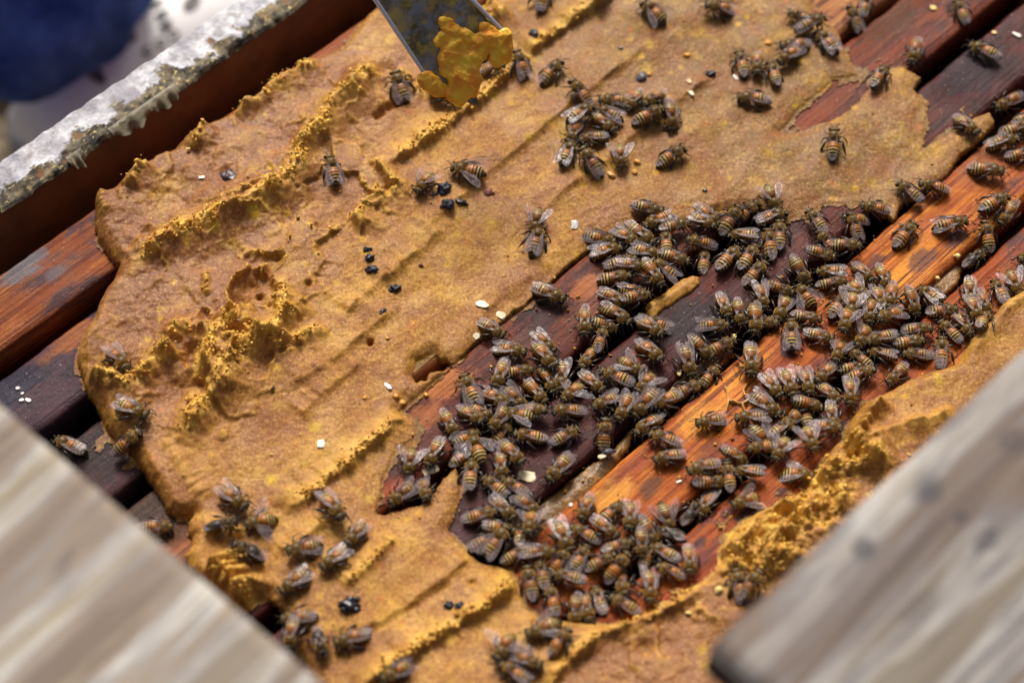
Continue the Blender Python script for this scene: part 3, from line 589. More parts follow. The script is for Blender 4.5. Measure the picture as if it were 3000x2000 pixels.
# loose crumbs lying on the crumbly crests
def crumbs():
    x0, y0, nx, ny, G, H, C = PG
    I, J = np.where((C > 0.42) & (H > 0.0005)); k = RNG.choice(len(I), 7000, p=(C[I, J] / C[I, J].sum()))
    k2 = RNG.choice(np.where(H.ravel() > 0.001)[0], 700)
    I = np.concatenate([I[k], k2 // ny]); J = np.concatenate([J[k], k2 % ny])
    bm = bmesh.new(); bmesh.ops.create_icosphere(bm, subdivisions=1, radius=1); bv = np.array([v.co[:] for v in bm.verts]); bf = np.array([[v.index for v in f.verts] for f in bm.faces]); bm.free()
    n = len(I); r = 0.00012 + 0.00060 * RNG.rand(n) ** 3.0; r[-700:] *= 0.75
    sc = 1 + 0.9 * (RNG.rand(n, len(bv), 1) - 0.5); an = RNG.rand(n, 1, 3) * 0.9 + 0.5
    V = bv[None] * sc * an * r[:, None, None]
    V += np.stack([x0 + I * G + RNG.randn(n) * 0.0007, y0 + J * G + RNG.randn(n) * 0.0007, H[I, J] + r * 0.35], 1)[:, None, :]
    Fc = (bf[None] + (np.arange(n) * len(bv))[:, None, None]).reshape(-1, 3)
    me = np_mesh('crumbs', V.reshape(-1, 3), Fc)
    cr = np.repeat(RNG.rand(n), len(bv)); add_attr(me, 'crumb', np.clip(cr * 1.1, 0, 1)); add_attr(me, 'wet', cr * 0)
    o = link('crumbs', me, patty, PASTE); o['kind'] = 'stuff'
crumbs()

# wax and propolis filling the slots between bars
PROP = simple('propolis_fill', (0.20, 0.10, 0.025), 0.4, 0.6, 220.0, 1.0, 0.0015)
def fill(px_pts, lab, zt=-0.0015, mat=PROP, T=0.003):
    o, _ = build_patty('propolis_bridge', px_pts, [], 0.0008, mat, lab, 'wax bridge', T, False, zt - T)
    return o
fill([(1545,1475),(1650,1400),(1749,1325),(1800,1290),(1850,1225),(1870,1235),(1840,1290),(1790,1370),(1736,1425),(1640,1510),(1600,1550),(1520,1600),(1470,1600),(1490,1530)], 'granular golden-brown propolis filling the slot left of the bright orange frame')
fill([(1960,1090),(2040,1010),(2100,985),(2150,990),(2160,1010),(2090,1070),(2020,1130),(1960,1180),(1930,1160)], 'dark amber propolis between frames below the lone dark bees')
fill([(2705,870),(2720,800),(2790,740),(2830,760),(2815,800),(2770,850),(2740,885)], 'brown wax web in the slot right of the orange frame', T=0.002)
fill([(2700,640),(2790,560),(2850,520),(2830,620),(2770,690),(2690,720)], 'olive-brown wax between frames beside the black-tailed bee', -0.002, T=0.002)

# specks of wax and paste dropped on the bare bars
def specks():
    win = pxs([(1130, 1490), (1230, 1170), (1560, 870), (1760, 690), (2100, 640), (2500, 600), (3000, 330), (3000, 830), (2800, 1050), (2450, 1290), (2160, 1530), (2050, 1700), (1560, 1790), (1340, 1570)])
    lo, hi = win.min(0), win.max(0); P = lo + RNG.rand(2500, 2) * (hi - lo); P = P[inside(P, win)][:900]
    bm = bmesh.new(); bmesh.ops.create_icosphere(bm, subdivisions=1, radius=1); bv = np.array([v.co[:] for v in bm.verts]); bf = np.array([[v.index for v in f.verts] for f in bm.faces]); bm.free()
    n = len(P); r = 0.00010 + 0.0006 * RNG.rand(n) ** 5
    V = bv[None] * (1 + 0.8 * (RNG.rand(n, len(bv), 1) - .5)) * (RNG.rand(n, 1, 3) * .9 + .5) * r[:, None, None] + np.stack([P[:, 0], P[:, 1], np.array([surf(*q) for q in P]) + r * .3], 1)[:, None, :]
    me = np_mesh('paste_specks', V.reshape(-1, 3), (bf[None] + (np.arange(n) * len(bv))[:, None, None]).reshape(-1, 3))
    cr = np.repeat(RNG.rand(n), len(bv)); add_attr(me, 'crumb', cr)
    o = link('paste_specks', me, None, PASTE); tag(o, 'tiny specks of paste and wax scattered over the bare bars', 'crumbs', kind='stuff')
specks()
# ================================================================ honeybees
mm = 0.001
PROF = [(6.42,2.35,.25,.25),(6.25,2.4,.95,.8),(5.95,2.5,1.55,1.25),(5.55,2.6,1.82,1.5),(5.15,2.7,1.72,1.5),(4.85,2.8,1.25,1.15),(4.62,2.85,.8,.78),
 (4.42,2.95,1.2,1.15),(4.1,3.0,1.65,1.6),(3.6,3.05,1.88,1.8),(3.0,3.1,2.0,1.9),(2.4,3.05,1.96,1.88),(1.85,3.0,1.8,1.75),(1.4,2.9,1.25,1.25),(1.08,2.8,.72,.7),
 (.85,2.8,1.0,.95),(.5,2.8,1.6,1.45),(0,2.75,2.02,1.75),(-.8,2.7,2.2,1.95),(-1.8,2.6,2.28,2.0),(-2.8,2.45,2.2,1.9),(-3.8,2.25,1.95,1.68),(-4.7,2.0,1.55,1.3),(-5.5,1.75,1.05,.9),(-6.0,1.55,.6,.5),(-6.3,1.45,.2,.18)]
PA = np.array(PROF[::-1])
def bodycol(x, up, side, v):
    amber = np.array([.45,.155,.014]) if v != 2 else np.array([.30,.11,.018]); pale = np.array([.62,.45,.13]); blk = np.array([.006,.005,.005]); br = np.array([.13,.055,.02])
    if v == 3: return np.array([.016, .014, .016])
    if x > 4.7: return np.array([.03,.026,.02]) if up < 0.55 else np.array([.11,.085,.035])
    if x > 1.1:
        disk = math.exp(-((x - 3.0) / 0.95) ** 2) * (up > 0.72)
        return np.array([.28,.155,.030]) * (1 - disk) + np.array([.07,.055,.022]) * disk
    tab = [(1.1,br),(.25,amber*.6),(-.45,amber),(-.78,br*.4),(-1.40,amber*1.1),(-1.90,blk*1.5),(-2.50,amber*.3+pale*.7 if v != 1 else amber),(-3.05,blk),(-3.55,pale),(-4.10,blk),(-4.50,pale*.9),(-5.15,blk),(-5.35,pale*.5),(-9,blk)]
    c = tab[-1][1]
    for i in range(len(tab) - 1):
        if x <= tab[i][0] and x > tab[i + 1][0]: c = tab[i + 1][1]; break
    if up < -0.1: c = c * .4 + np.array([.30,.19,.07]) * .6
    return c
def bee_body(v, curl, yaw):
    NR = 92; NA = 26; xs = np.linspace(-6.3, 6.42, NR)
    z = np.interp(xs, PA[:, 0], PA[:, 1]); ry = np.interp(xs, PA[:, 0], PA[:, 2]); rz = np.interp(xs, PA[:, 0], PA[:, 3])
    k = np.array([.25, .5, .25])
    for _ in range(2): ry[1:-1] = np.convolve(ry, k, 'valid'); rz[1:-1] = np.convolve(rz, k, 'valid')
    V = []; C = []
    for i, x in enumerate(xs):
        s = 1.0
        if x < .6:
            fr = ((.6 - x) / 1.08) % 1.0; s = 1 + 0.055 * (fr - 0.4)
        yy = 0; zz = z[i]; xx = x
        if x < 1:
            t = (1 - x) / 7.3; zz = z[i] - curl * t * t; yy = yaw * t * t; xx = x + abs(curl) * 0.15 * t * t
        for a in range(NA):
            th = 2 * math.pi * a / NA; cy, cz = math.cos(th), math.sin(th)
            rr = s
            if x > 4.8 and cz > 0.6 : rr *= 0.94
            V.append((xx, yy + cy * ry[i] * rr, zz + cz * rz[i] * rr)); C.append(bodycol(x + 0.05 * cz, cz, cy, v))
    F = [(i * NA + a, i * NA + (a + 1) % NA, (i + 1) * NA + (a + 1) % NA, (i + 1) * NA + a) for i in range(NR - 1) for a in range(NA)]
    bm = bmesh.new(); vs = [bm.verts.new(np.array(q) * mm) for q in V]
    for f in F: bm.faces.new([vs[j] for j in f])
    bm.faces.new(vs[:NA]); bm.faces.new(vs[-NA:][::-1]); bmesh.ops.recalc_face_normals(bm, faces=bm.faces[:])
    me = bpy.data.meshes.new('bee_body'); bm.to_mesh(me); bm.free(); me.polygons.foreach_set('use_smooth', [True] * len(me.polygons)); add_col(me, 'tint', C)
    return me
def tube(bm, pts, rs, n=7, flat=None):
    prev = None; P = [Vector(p) for p in pts]
    for i, p in enumerate(P):
        d = (P[min(i + 1, len(P) - 1)] - P[max(i - 1, 0)]).normalized(); a = d.orthogonal().normalized() if prev is None else (A - d * A.dot(d)).normalized()
        A = a; b = d.cross(a); r = rs[i] if hasattr(rs, '__len__') else rs
        ring = [bm.verts.new((p + (a * math.cos(2 * math.pi * k / n) + b * math.sin(2 * math.pi * k / n)) * r) * mm) for k in range(n)]
        if prev:
            for k in range(n): bm.faces.new((prev[k], prev[(k + 1) % n], ring[(k + 1) % n], ring[k]))
        else: bm.faces.new(ring[::-1])
        prev = ring
    bm.faces.new(prev)
def me_of(name, bm, mat=None, smooth=True):
    bmesh.ops.recalc_face_normals(bm, faces=bm.faces[:]); me = bpy.data.meshes.new(name); bm.to_mesh(me); bm.free()
    if smooth: me.polygons.foreach_set('use_smooth', [True] * len(me.polygons))
    if mat: me.materials.append(mat)
    return me
def bee_mats():
    m = M('bee_shell'); oi = m.n('ShaderNodeObjectInfo'); co = m.coord()
    t = m.attr('tint', 'Color'); f = m.noise(co, 2600.0, 3, 0.6)
    c = m.mix(m.math('MULTIPLY', m.ramp(f, [(0.4, 0.0), (0.7, 1.0)]), 0.5), t, (0.03, 0.018, 0.008)); c = m.mix(m.math('MULTIPLY', oi.outputs['Random'], 0.45), c, m.mix(0.5, c, (0.05, 0.03, 0.012)))
    sh = m.fin(c, m.ramp(f, [(0.3, 0.30), (0.7, 0.55)]), m.bump(f, 0.5, 0.00012), Specular_IOR_Level=0.4)
    h = M('bee_hair'); hn = h.noise(h.coord(), 900.0, 2); h.fin(h.mix(hn, (0.26, 0.14, 0.022), (0.62, 0.38, 0.09)), 0.6, None)
    d = M('bee_black'); dn = d.noise(d.coord(), 1500.0, 2); d.fin(d.mix(dn, (0.012, 0.010, 0.010), (0.05, 0.035, 0.022)), 0.32, None)
    e = M('bee_eye'); e.fin((0.006, 0.006, 0.008), 0.12, None, Specular_IOR_Level=0.8)
    w = M('bee_wing'); w.fin(w.mix(w.noise(w.coord(), 700.0, 3), (0.50, 0.42, 0.46), (0.78, 0.74, 0.82)), 0.22, w.bump(w.noise(w.coord(), 500.0, 2), 0.35, 0.0003), Specular_IOR_Level=0.7)
    tr = w.n('ShaderNodeBsdfTransparent'); tr.inputs[0].default_value = (0.92, 0.84, 0.78, 1); mx = w.n('ShaderNodeMixShader')
    fac = w.ramp(w.noise(w.coord((300, 900, 300)), 1.0, 3), [(0.3, 0.05), (0.7, 0.24)])
    w.l(fac, mx.inputs[0]); w.l(tr.outputs[0], mx.inputs[1]); w.l(w.p.outputs[0], mx.inputs[2]); w.l(mx.outputs[0], w.out.inputs[0])
    vn = simple('wing_vein', (0.10, 0.055, 0.03), 0.4)
    return sh, h.m, d.m, e.m, w.m, vn
SHELL, HAIR, BLACK, EYE, WINGM, VEIN = bee_mats()

def hair_mesh(v):
    r = random.Random(3 + v); bm = bmesh.new()
    def spike(p, n, L, w):
        n = n.normalized(); t = n.orthogonal().normalized(); t.rotate(Matrix.Rotation(r.random() * 6.28, 3, n))
        d = (n + Vector((r.uniform(-.6, .2), r.uniform(-.5, .5), r.uniform(-.5, .3)))).normalized()
        a = bm.verts.new((p + t * w) * mm); b = bm.verts.new((p - t * w) * mm); c = bm.verts.new((p + d * L) * mm); bm.faces.new((a, b, c))
    for _ in range(900):
        x = r.uniform(1.3, 4.6); th = r.uniform(-.5, math.pi + .5)
        up = math.sin(th)
        if up > .85 and abs(x - 3) < .8 and r.random() < .8: continue
        rz = np.interp(x, PA[:, 0], PA[:, 3]); ry = np.interp(x, PA[:, 0], PA[:, 2]); z = np.interp(x, PA[:, 0], PA[:, 1])
        spike(Vector((x, ry * math.cos(th), z + rz * up)), Vector((0.2 * (x - 3), math.cos(th), up)), r.uniform(.25, .6), .07)
    for xb, nb in ((.7, 120), (-3.2, 70), (-4.2, 60), (5.2, 90), (-2.2, 50)):
        for _ in range(nb):
            x = xb + r.uniform(-.2, .2); th = r.uniform(-.2, math.pi + .2)
            if xb > 5 and abs(math.cos(th)) > .7: continue
            rz = np.interp(x, PA[:, 0], PA[:, 3]); ry = np.interp(x, PA[:, 0], PA[:, 2]); z = np.interp(x, PA[:, 0], PA[:, 1])
            spike(Vector((x, ry * math.cos(th), z + rz * math.sin(th))), Vector((-1.2 if xb < 1 else .3, math.cos(th), math.sin(th))), r.uniform(.2, .38), .05)
    return me_of('bee_hair', bm, HAIR, False)
FORE = [(0,.12,-.12),(1.5,.42,-.75),(3.0,.52,-1.55),(4.5,.50,-2.25),(6.0,.42,-2.85),(7.2,.22,-2.95),(8.2,-.15,-2.55),(8.8,-.6,-1.95),(9.1,-1.05,-1.4)]
HIND = [(0,.1,-.1),(1.2,.2,-.9),(2.5,.25,-1.6),(3.8,.18,-1.95),(4.9,-.08,-1.85),(5.6,-.4,-1.5),(6.0,-.8,-1.1)]
def wing_mesh(shape, side, th, root, slope, twist, seed):
    """side +1 left; th = angle from straight back; leading edge outward"""
    r = random.Random(seed); T = np.array(shape); n = 18; m_ = 6; xs = np.linspace(T[0, 0], T[-1, 0], n)
    le = np.interp(xs, T[:, 0], T[:, 1]); tr = np.interp(xs, T[:, 0], T[:, 2])
    ct, st = math.cos(th), math.sin(th)
    ax = Vector((-ct, side * st, slope)).normalized(); out = Vector((st, side * ct, 0)); nrm = ax.cross(out).normalized()
    if nrm.z < 0: nrm = -nrm
    out = (out + nrm * twist).normalized()
    def pt(x, y, lift=0): 
        z = 0.05 * math.sin(x * 2.1 + seed) + 0.05 * math.sin(y * 5 + x) - 0.02 * x * x * 0.25 + 0.35 * math.exp(-((y - .3) / .5) ** 2) * 0.3
        return (Vector(root) * 1.0 + ax * x + out * y + nrm * (z + lift)) * mm
    bm = bmesh.new(); G = [[bm.verts.new(pt(x, le[i] + (tr[i] - le[i]) * j / m_)) for j in range(m_ + 1)] for i, x in enumerate(xs)]
    for i in range(n - 1):
        for j in range(m_): bm.faces.new((G[i][j], G[i + 1][j], G[i + 1][j + 1], G[i][j + 1]))
    def vein(fr0, fr1, a, b, w):
        k = 9; pv = None
        for q in range(k + 1):
            t = q / k; x = a + (b - a) * t; f = fr0 + (fr1 - fr0) * t; L = np.interp(x, xs, le); R = np.interp(x, xs, tr); y = L + (R - L) * f
            A = bm.verts.new(pt(x, y + w, .03)); B = bm.verts.new(pt(x, y - w, .03)); Cc = bm.verts.new(pt(x, y, .03 + w * 1.2))
            if pv:
                for f_ in ((pv[0], A, Cc, pv[2]), (pv[2], Cc, B, pv[1])): bm.faces.new(f_).material_index = 1
            pv = (A, B, Cc)
    X = shape[-1][0]
    vein(.03, .05, 0, X * .93, .085); vein(.5, .30, 0, X * .80, .055); vein(.6, .62, 0, X * .72, .05); vein(.8, .9, .2, X * .6, .045); vein(.3, .62, X * .45, X * .56, .04); vein(.3, .85, X * .72, X * .82, .04); vein(.08, .3, X * .55, X * .66, .04)
    me = me_of('bee_wing', bm, WINGM); me.materials.append(VEIN); return me
WPOSE = {'f': (4, 14, .10, -.05), 'g': (13, 24, .22, -.01), 'o': (33, 46, .42, .02), 'w': (62, 74, .30, .0), 'n': (-3, 4, -.05, -.085)}
def wings(pose):
    a, b, tw, sl = WPOSE[pose]; R = {}
    for side in (1, -1):
        j = 3 if side > 0 else 0
        R['f', side] = wing_mesh(FORE, side, math.radians(a + j), (2.6, side * 1.35, 4.55), sl - .10, -.25 + tw, 5 + side)
        R['h', side] = wing_mesh(HIND, side, math.radians(a * .7 + (0 if pose in 'fn' else 3)), (1.9, side * 1.3, 4.35), sl - .11, -.25 + tw, 9 + side)
    return R
WG = {k: wings(k) for k in WPOSE}
def legs(seed, wide=1.0):
    r = random.Random(seed); R = []
    for side in (1, -1):
        j = lambda s: r.uniform(-s, s)
        for nm, att, kn, ti, ft, rr in (('front', (3.7, 1.0, 1.7), (4.7, 2.2, 2.3), (5.6, 3.0, 1.0), (6.5, 3.3, .12), (.36, .30, .20, .10)),
                          ('mid', (2.8, 1.3, 1.6), (3.0, 3.1, 2.6), (2.3, 4.2, 1.2), (1.6, 5.0, .1), (.38, .32, .24, .11)),
                          ('hind', (1.9, 1.2, 1.7), (.9, 2.9, 2.7), (-1.3, 3.7, 1.5), (-3.0, 4.3, .1), (.40, .36, .52, .13))):
            q = [Vector(att)] + [Vector((p[0] + j(.5), p[1] * wide + j(.35), p[2] + j(.15))) for p in (kn, ti, ft)]
            q[3].z = .08
            pts = [q[0], (q[0] + q[1]) / 2, q[1], (q[1] + q[2]) / 2, q[2], (q[2] * .55 + q[3] * .45), q[3], q[3] + Vector((.35, .2, 0)) * (1 if nm == 'front' else -1)]
            rs = [rr[0], rr[0] * .95, rr[1] * .8, rr[2] * .95, rr[2], rr[2] * .55, rr[3], rr[3] * .6]
            bm = bmesh.new(); tube(bm, [(p.x, p.y * side, p.z) for p in pts], rs, 7); R.append(me_of('bee_leg', bm, BLACK))
    return R
LEGS = [legs(1), legs(2, 1.1), legs(5, .85)]
def antenna(side, s):
    bm = bmesh.new(); tube(bm, [(6.1, side * .45, 3.2), (6.7, side * .9, 3.6), (7.2, side * 1.15 + s * .2, 3.5), (7.9, side * (1.4 + s), 2.7), (8.6, side * (1.6 + s), 2.0)], [.13, .13, .15, .14, .10], 6)
    return me_of('bee_antenna', bm, BLACK)
ANT = [(antenna(1, 0), antenna(-1, .3)), (antenna(1, .5), antenna(-1, .1))]
def eye(side):
    bm = bmesh.new(); bmesh.ops.create_icosphere(bm, subdivisions=2, radius=1)
    for v in bm.verts: v.co = Vector((5.55 + v.co.x * .62, side * 1.5 + v.co.y * .5, 2.85 + v.co.z * 1.0)) * mm
    return me_of('bee_eye', bm, EYE)
EYES = (eye(1), eye(-1))
BODY = {}
for v in range(4):
    for ci, (cu, yw) in enumerate(((0, 0), (.9, .35), (1.7, -.4), (.5, -.25))):
        BODY[v, ci] = bee_body(v, cu, yw)
        BODY[v, ci].materials.append(SHELL)
HAIRS = [hair_mesh(0), hair_mesh(1)]
# the one source bee; every other bee is a copy of it with copies of its parts
def proto_bee():
    e = empty('honeybee'); P = {}
    P['body'] = link('body', BODY[0, 0], e); P['hair'] = link('hair', HAIRS[0], e)
    P['eye'] = [link('eye', x, e) for x in EYES]; P['antenna'] = [link('antenna', x, e) for x in ANT[0]]
    P['leg'] = [link('leg', x, e) for x in LEGS[0]]
    P['fore'] = [link('forewing', WG['f']['f', s], e) for s in (1, -1)]; P['hind'] = [link('hindwing', WG['f']['h', s], e) for s in (1, -1)]
    return e, P
BEE0, BP0 = proto_bee(); FIRST = [True]
def copy_bee():
    if FIRST[0]: FIRST[0] = False; return BEE0, BP0
    e = BEE0.copy(); COL.objects.link(e); P = {}
    def cp(o):
        c = o.copy(); COL.objects.link(c); c.parent = e; return c
    for k, v in BP0.items(): P[k] = [cp(x) for x in v] if isinstance(v, list) else cp(v)
    return e, P

# bees as seen: head x,y, tail x,y in crops of the photograph, wings (f folded, g ajar, o open, w wide, n narrow), d = dark, q = partly covered
TILES = {
 'A': (1600, 560, 4.704, '''1610 230 1160 170 f;1395 480 1740 340 gq;1950 430 1540 540 n;960 670 490 590 g;1460 740 1070 470 n;1260 740 960 520 gq;1030 790 610 870 gq;1570 890 1150 780 g;1960 980 1510 880 n;1270 940 800 1030 fq;1370 1090 940 1010 f;1560 1350 1290 1010 n;1390 980 1820 1200 g;1190 1190 710 1220 n;1390 1400 950 1330 n;1090 1540 750 1380 fq;1390 1480 1000 1580 n;2160 810 2150 1140 n;1910 650 2350 700 f;1650 570 1665 850 nq;2330 520 1960 350 g;2290 370 2120 250 fq'''),
 'U': (1000, 500, 2.351, '''1545 885 1310 790 f;1320 400 1370 245 o;1360 380 1300 580 g'''),
 'B': (2050, 560, 4.704, '''530 200 265 565 n;800 190 500 420 nq;1045 200 900 -110 o;1210 300 770 430 f;415 600 830 640 g;1090 410 1100 800 n;915 535 980 960 n;540 780 230 1110 n;785 750 560 1085 n;930 990 610 1290 n;1310 1340 860 1230 n;1500 1250 1220 920 n;1500 310 1720 580 f;1990 400 2140 740 g;1960 390 2260 340 fq;1835 920 1425 850 f;2190 830 1790 780 nq;1650 580 1850 780 fq;1630 1090 2050 1130 g;2020 1250 1620 1290 n;890 1610 790 1230 g;1400 1290 1590 1580 o'''),
 'C': (2500, 700, 4.704, '''250 590 0 330 f;500 660 330 350 n;990 700 1190 880 g;1450 960 1000 980 n;1870 1000 1740 710 n;1640 870 1610 550 fq;1690 1170 1560 870 g;1600 1330 1430 1030 g;1220 1120 1490 1400 f;1110 1240 670 1230 f;1960 590 2090 900 fq;2300 720 2150 430 o;1870 1060 1740 1330 nq;1230 1350 1210 1800 f;950 1390 560 1440 nq'''),
 'D': (2250, 800, 4.704, '''1350 340 1110 120 o;1130 640 1190 240 o;1400 690 1430 350 o;1010 880 1110 510 o;1180 1020 1370 660 o;930 1230 1060 880 o;1680 510 1740 130 n;1540 540 1470 160 gq;1430 760 1850 560 g;1990 510 1900 290 fq;1390 1090 1790 1180 g;1450 990 1690 930 fq;1700 880 1330 930 nq;1160 1130 1380 1300 n;1890 1080 2280 1120 f;1690 1490 1880 1260 nq;1530 1370 1070 1450 f;1300 1300 1020 1330 nq;670 1480 880 1240 f;1050 290 830 610 n;910 900 490 800 f;740 640 300 570 n'''),
 'E': (1950, 800, 4.704, '''1780 170 1380 120 z;1750 640 1760 1070 g;870 600 730 260 f;1060 690 960 330 n;890 710 420 680 g;1170 880 1180 440 n;1500 680 1680 260 g;1470 700 1240 650 nq;1160 1420 1150 950 f;370 1390 220 950 g;590 1080 320 890 nq;890 940 610 1060 nq;740 1290 500 1560 n'''),
 'F': (2050, 1050, 4.704, '''1110 510 870 190 g;1310 530 1170 120 g;1510 500 1400 110 g;1120 770 700 460 g;1900 660 1640 400 f;2060 670 2050 270 g;1640 720 1220 660 n;1400 690 1470 930 nq;500 830 980 820 g;940 1240 660 900 o;1150 930 1310 770 fq;1330 950 940 1150 f;1060 1400 1200 1110 o;1580 1340 1450 960 o;1890 1010 1560 970 f;1870 970 1780 610 f;690 1310 1010 1260 n;650 1420 240 1230 f'''),
 'W': (1800, 1000, 2.351, '''1375 935 1130 900 o'''),
 'G': (1850, 1200, 4.704, '''90 360 470 70 f;230 340 710 480 f;890 180 1300 80 g;320 690 760 600 f;770 890 1210 730 f;1310 800 1370 1150 n;1200 980 900 1000 nq;1420 870 1860 920 g;1000 1450 1180 1150 g;1380 1300 1790 1150 o;930 1270 700 1550 nd'''),
 'H': (1650, 1430, 4.704, '''225 450 370 50 f;890 600 920 170 g;1490 510 1340 170 o;790 250 540 460 nq;720 660 430 440 f;930 730 510 870 n;120 550 470 700 f;1065 900 1050 540 f;1240 660 1070 410 nq;1390 640 1620 740 nd;1210 770 1640 1010 f;1740 1180 1710 780 f;1260 1090 1700 1220 f;1180 1560 1140 1080 g;880 920 570 1290 n;310 800 130 1120 g;870 1430 820 1180 nq;650 950 400 1060 nq;1180 820 1120 1050 nq'''),
 'I': (1320, 1430, 4.704, '''650 320 170 430 f;900 430 580 90 f;1210 350 890 130 g;880 570 400 530 f;800 590 480 1000 g;1090 770 1160 340 o;1440 920 950 920 g;1010 880 820 970 nq;1640 880 1440 440 g;1060 1070 1150 1540 n;1240 1040 1300 1330 nq;1570 890 1400 1120 fq;1420 1200 1850 1310 f;950 570 960 790 nq;560 680 350 770 fq'''),
 'J': (1450, 1600, 3.92, '''610 470 690 770 n;880 890 920 510 n;1090 820 1030 560 nq;1150 470 1250 810 f;1310 570 1670 750 f;360 1010 780 850 o;890 960 640 1260 nq;20 1330 210 960 w;560 1390 210 1200 g;40 1360 400 1560 g'''),
 'M': (1300, 900, 4.704, '''820 370 470 190 f;1130 640 670 550 g;1520 600 1230 330 g;1500 870 1220 490 f;1940 400 1950 0 n;1640 1160 1670 720 g;1220 850 820 900 n;700 1110 840 730 f;1490 1190 1300 790 nq;1370 1310 1090 1020 nq;1140 1340 810 1060 g;290 940 480 1370 g;900 1390 510 1110 f;1660 1290 1930 1040 w;2190 1150 1880 890 f;1480 1450 1960 1400 f'''),
 'N': (1700, 880, 4.704, '''450 320 110 280 n;310 430 220 740 n;1130 540 780 250 f;930 260 1210 360 g;1120 870 770 540 f;860 990 530 780 o;280 970 730 1140 f;790 1270 1040 960 o;170 1480 550 1280 g;760 1540 1090 1190 g;670 300 250 60 n;1590 1170 1350 1270 nq;1000 1500 1360 1310 fq;70 890 200 680 nq'''),
 'K': (1000, 1000, 2.351, '''1900 535 1990 340 g;1805 520 1800 735 n;455 900 490 720 o;335 1115 500 980 gq;610 1110 580 950 g;600 855 705 660 f'''),
 'L': (1250, 1150, 4.704, '''400 550 220 220 n;770 450 420 200 f;840 320 620 200 nq;850 560 1090 200 g;1100 350 1490 410 o;1650 300 1320 220 g;710 550 330 770 g;600 620 790 1090 w;1320 1020 1010 690 n;1190 590 1660 640 f;2100 480 1700 690 f;1660 1200 1970 830 f;630 910 590 1370 f;590 800 390 920 nq;1060 1090 1050 860 nq;780 1160 1130 1410 f;1050 1180 1440 1400 f;1110 480 950 670 nq'''),
 'P': (300, 1333, 2.351, '''1000 375 795 200 g;915 450 715 485 nd;990 465 1200 420 w;1645 470 1490 265 g;1680 620 1800 460 g;1265 655 1510 595 g;1520 770 1690 640 g;1230 935 1440 785 g;870 650 1115 705 fd;1235 1110 1490 1095 f;1305 1325 1340 1150 f;1510 1350 1470 1200 nd;1595 1285 1860 1205 f;1900 1530 2120 1390 g;455 480 270 490 f'''),
 'Q': (0, 667, 2.351, '''870 1000 725 810 g;1020 1285 765 1185 g;995 1365 760 1490 f;385 1455 600 1550 f'''),
 'S': (1000, 0, 2.351, '''-103 1050 -40 1280 g;355 470 455 690 g;810 715 590 625 f;1125 470 950 490 f;1180 340 1265 525 g;1535 430 1360 585 n;1385 -120 1355 90 f;1745 25 1800 -170 f;2065 20 2240 155 o;760 1140 1000 1195 o;525 1335 635 1180 o'''),
 'T': (1600, 180, 4.704, '''295 290 600 590 f;710 530 1150 510 g;650 640 265 890 g;700 670 1080 830 g;1140 650 1320 410 f;1380 610 1640 420 nq;1610 650 1180 830 n;1740 900 1640 430 f;870 910 690 770 nq;520 1080 810 1040 f;340 1020 440 860 fq;380 1110 200 1470 g;490 1190 780 1530 f;1040 1410 1000 1090 o;1940 1180 1490 1420 n'''),
 'V': (2000, 0, 2.351, '''135 55 360 55 g;740 90 890 130 f;975 130 775 215 f;935 215 1070 375 g;665 320 885 290 f;390 350 440 535 n;520 520 520 350 n;660 430 810 330 g;595 430 650 600 n;385 655 620 690 f;1120 50 1215 205 g;1275 -30 1230 110 f;1880 0 1970 150 f;1575 435 1625 250 n;1975 300 2200 400 f;1400 455 1300 615 n;1050 885 1040 1095 n;2035 935 1880 790 f;2150 730 2340 640 f;2420 870 2190 915 n;2330 970 2080 1000 f;2430 1050 2220 1075 n;2240 1200 1945 1145 n;1480 1255 1650 1380 f;1615 1275 1840 1310 f;2240 1345 2040 1445 n;1240 1400 1430 1430 f;2430 790 2290 830 n'''),
 'X': (2000, 500, 2.351, '''1605 355 1455 525 n;1960 345 1725 385 g;2190 350 2280 230 nq;2070 400 2100 500 nq;2080 560 1955 645 nd;2330 620 2480 560 f;-60 1330 -20 1160 z'''),
 'Y': (1800, 1640, 2.489, '''905 110 940 240 fq;1040 130 960 230 nq'''),
}
DEFS = []
for tl, (ox, oy, sc, txt) in TILES.items():
    for it in txt.split(';'):
        a = it.split(); hx, hy, tx, ty = [float(v) for v in a[:4]]; fl = a[4]
        if 'z' in fl: continue
        DEFS.append([ox + hx / sc, oy + hy / sc, ox + tx / sc, oy + ty / sc, fl])
# drop doubles recorded from two overlapping crops
keep = []
for d in DEFS:
    c = ((d[0] + d[2]) / 2, (d[1] + d[3]) / 2); h = math.atan2(d[1] - d[3], d[0] - d[2]); dup = False
    for e_ in keep:
        c2 = ((e_[0] + e_[2]) / 2, (e_[1] + e_[3]) / 2); h2 = math.atan2(e_[1] - e_[3], e_[0] - e_[2])
        dh = abs((h - h2 + math.pi) % (2 * math.pi) - math.pi)
        if math.hypot(c[0] - c2[0], c[1] - c2[1]) < 17 and dh < 0.6: dup = True
    if not dup: keep.append(d)
print('bees', len(DEFS), '->', len(keep)); DEFS = keep

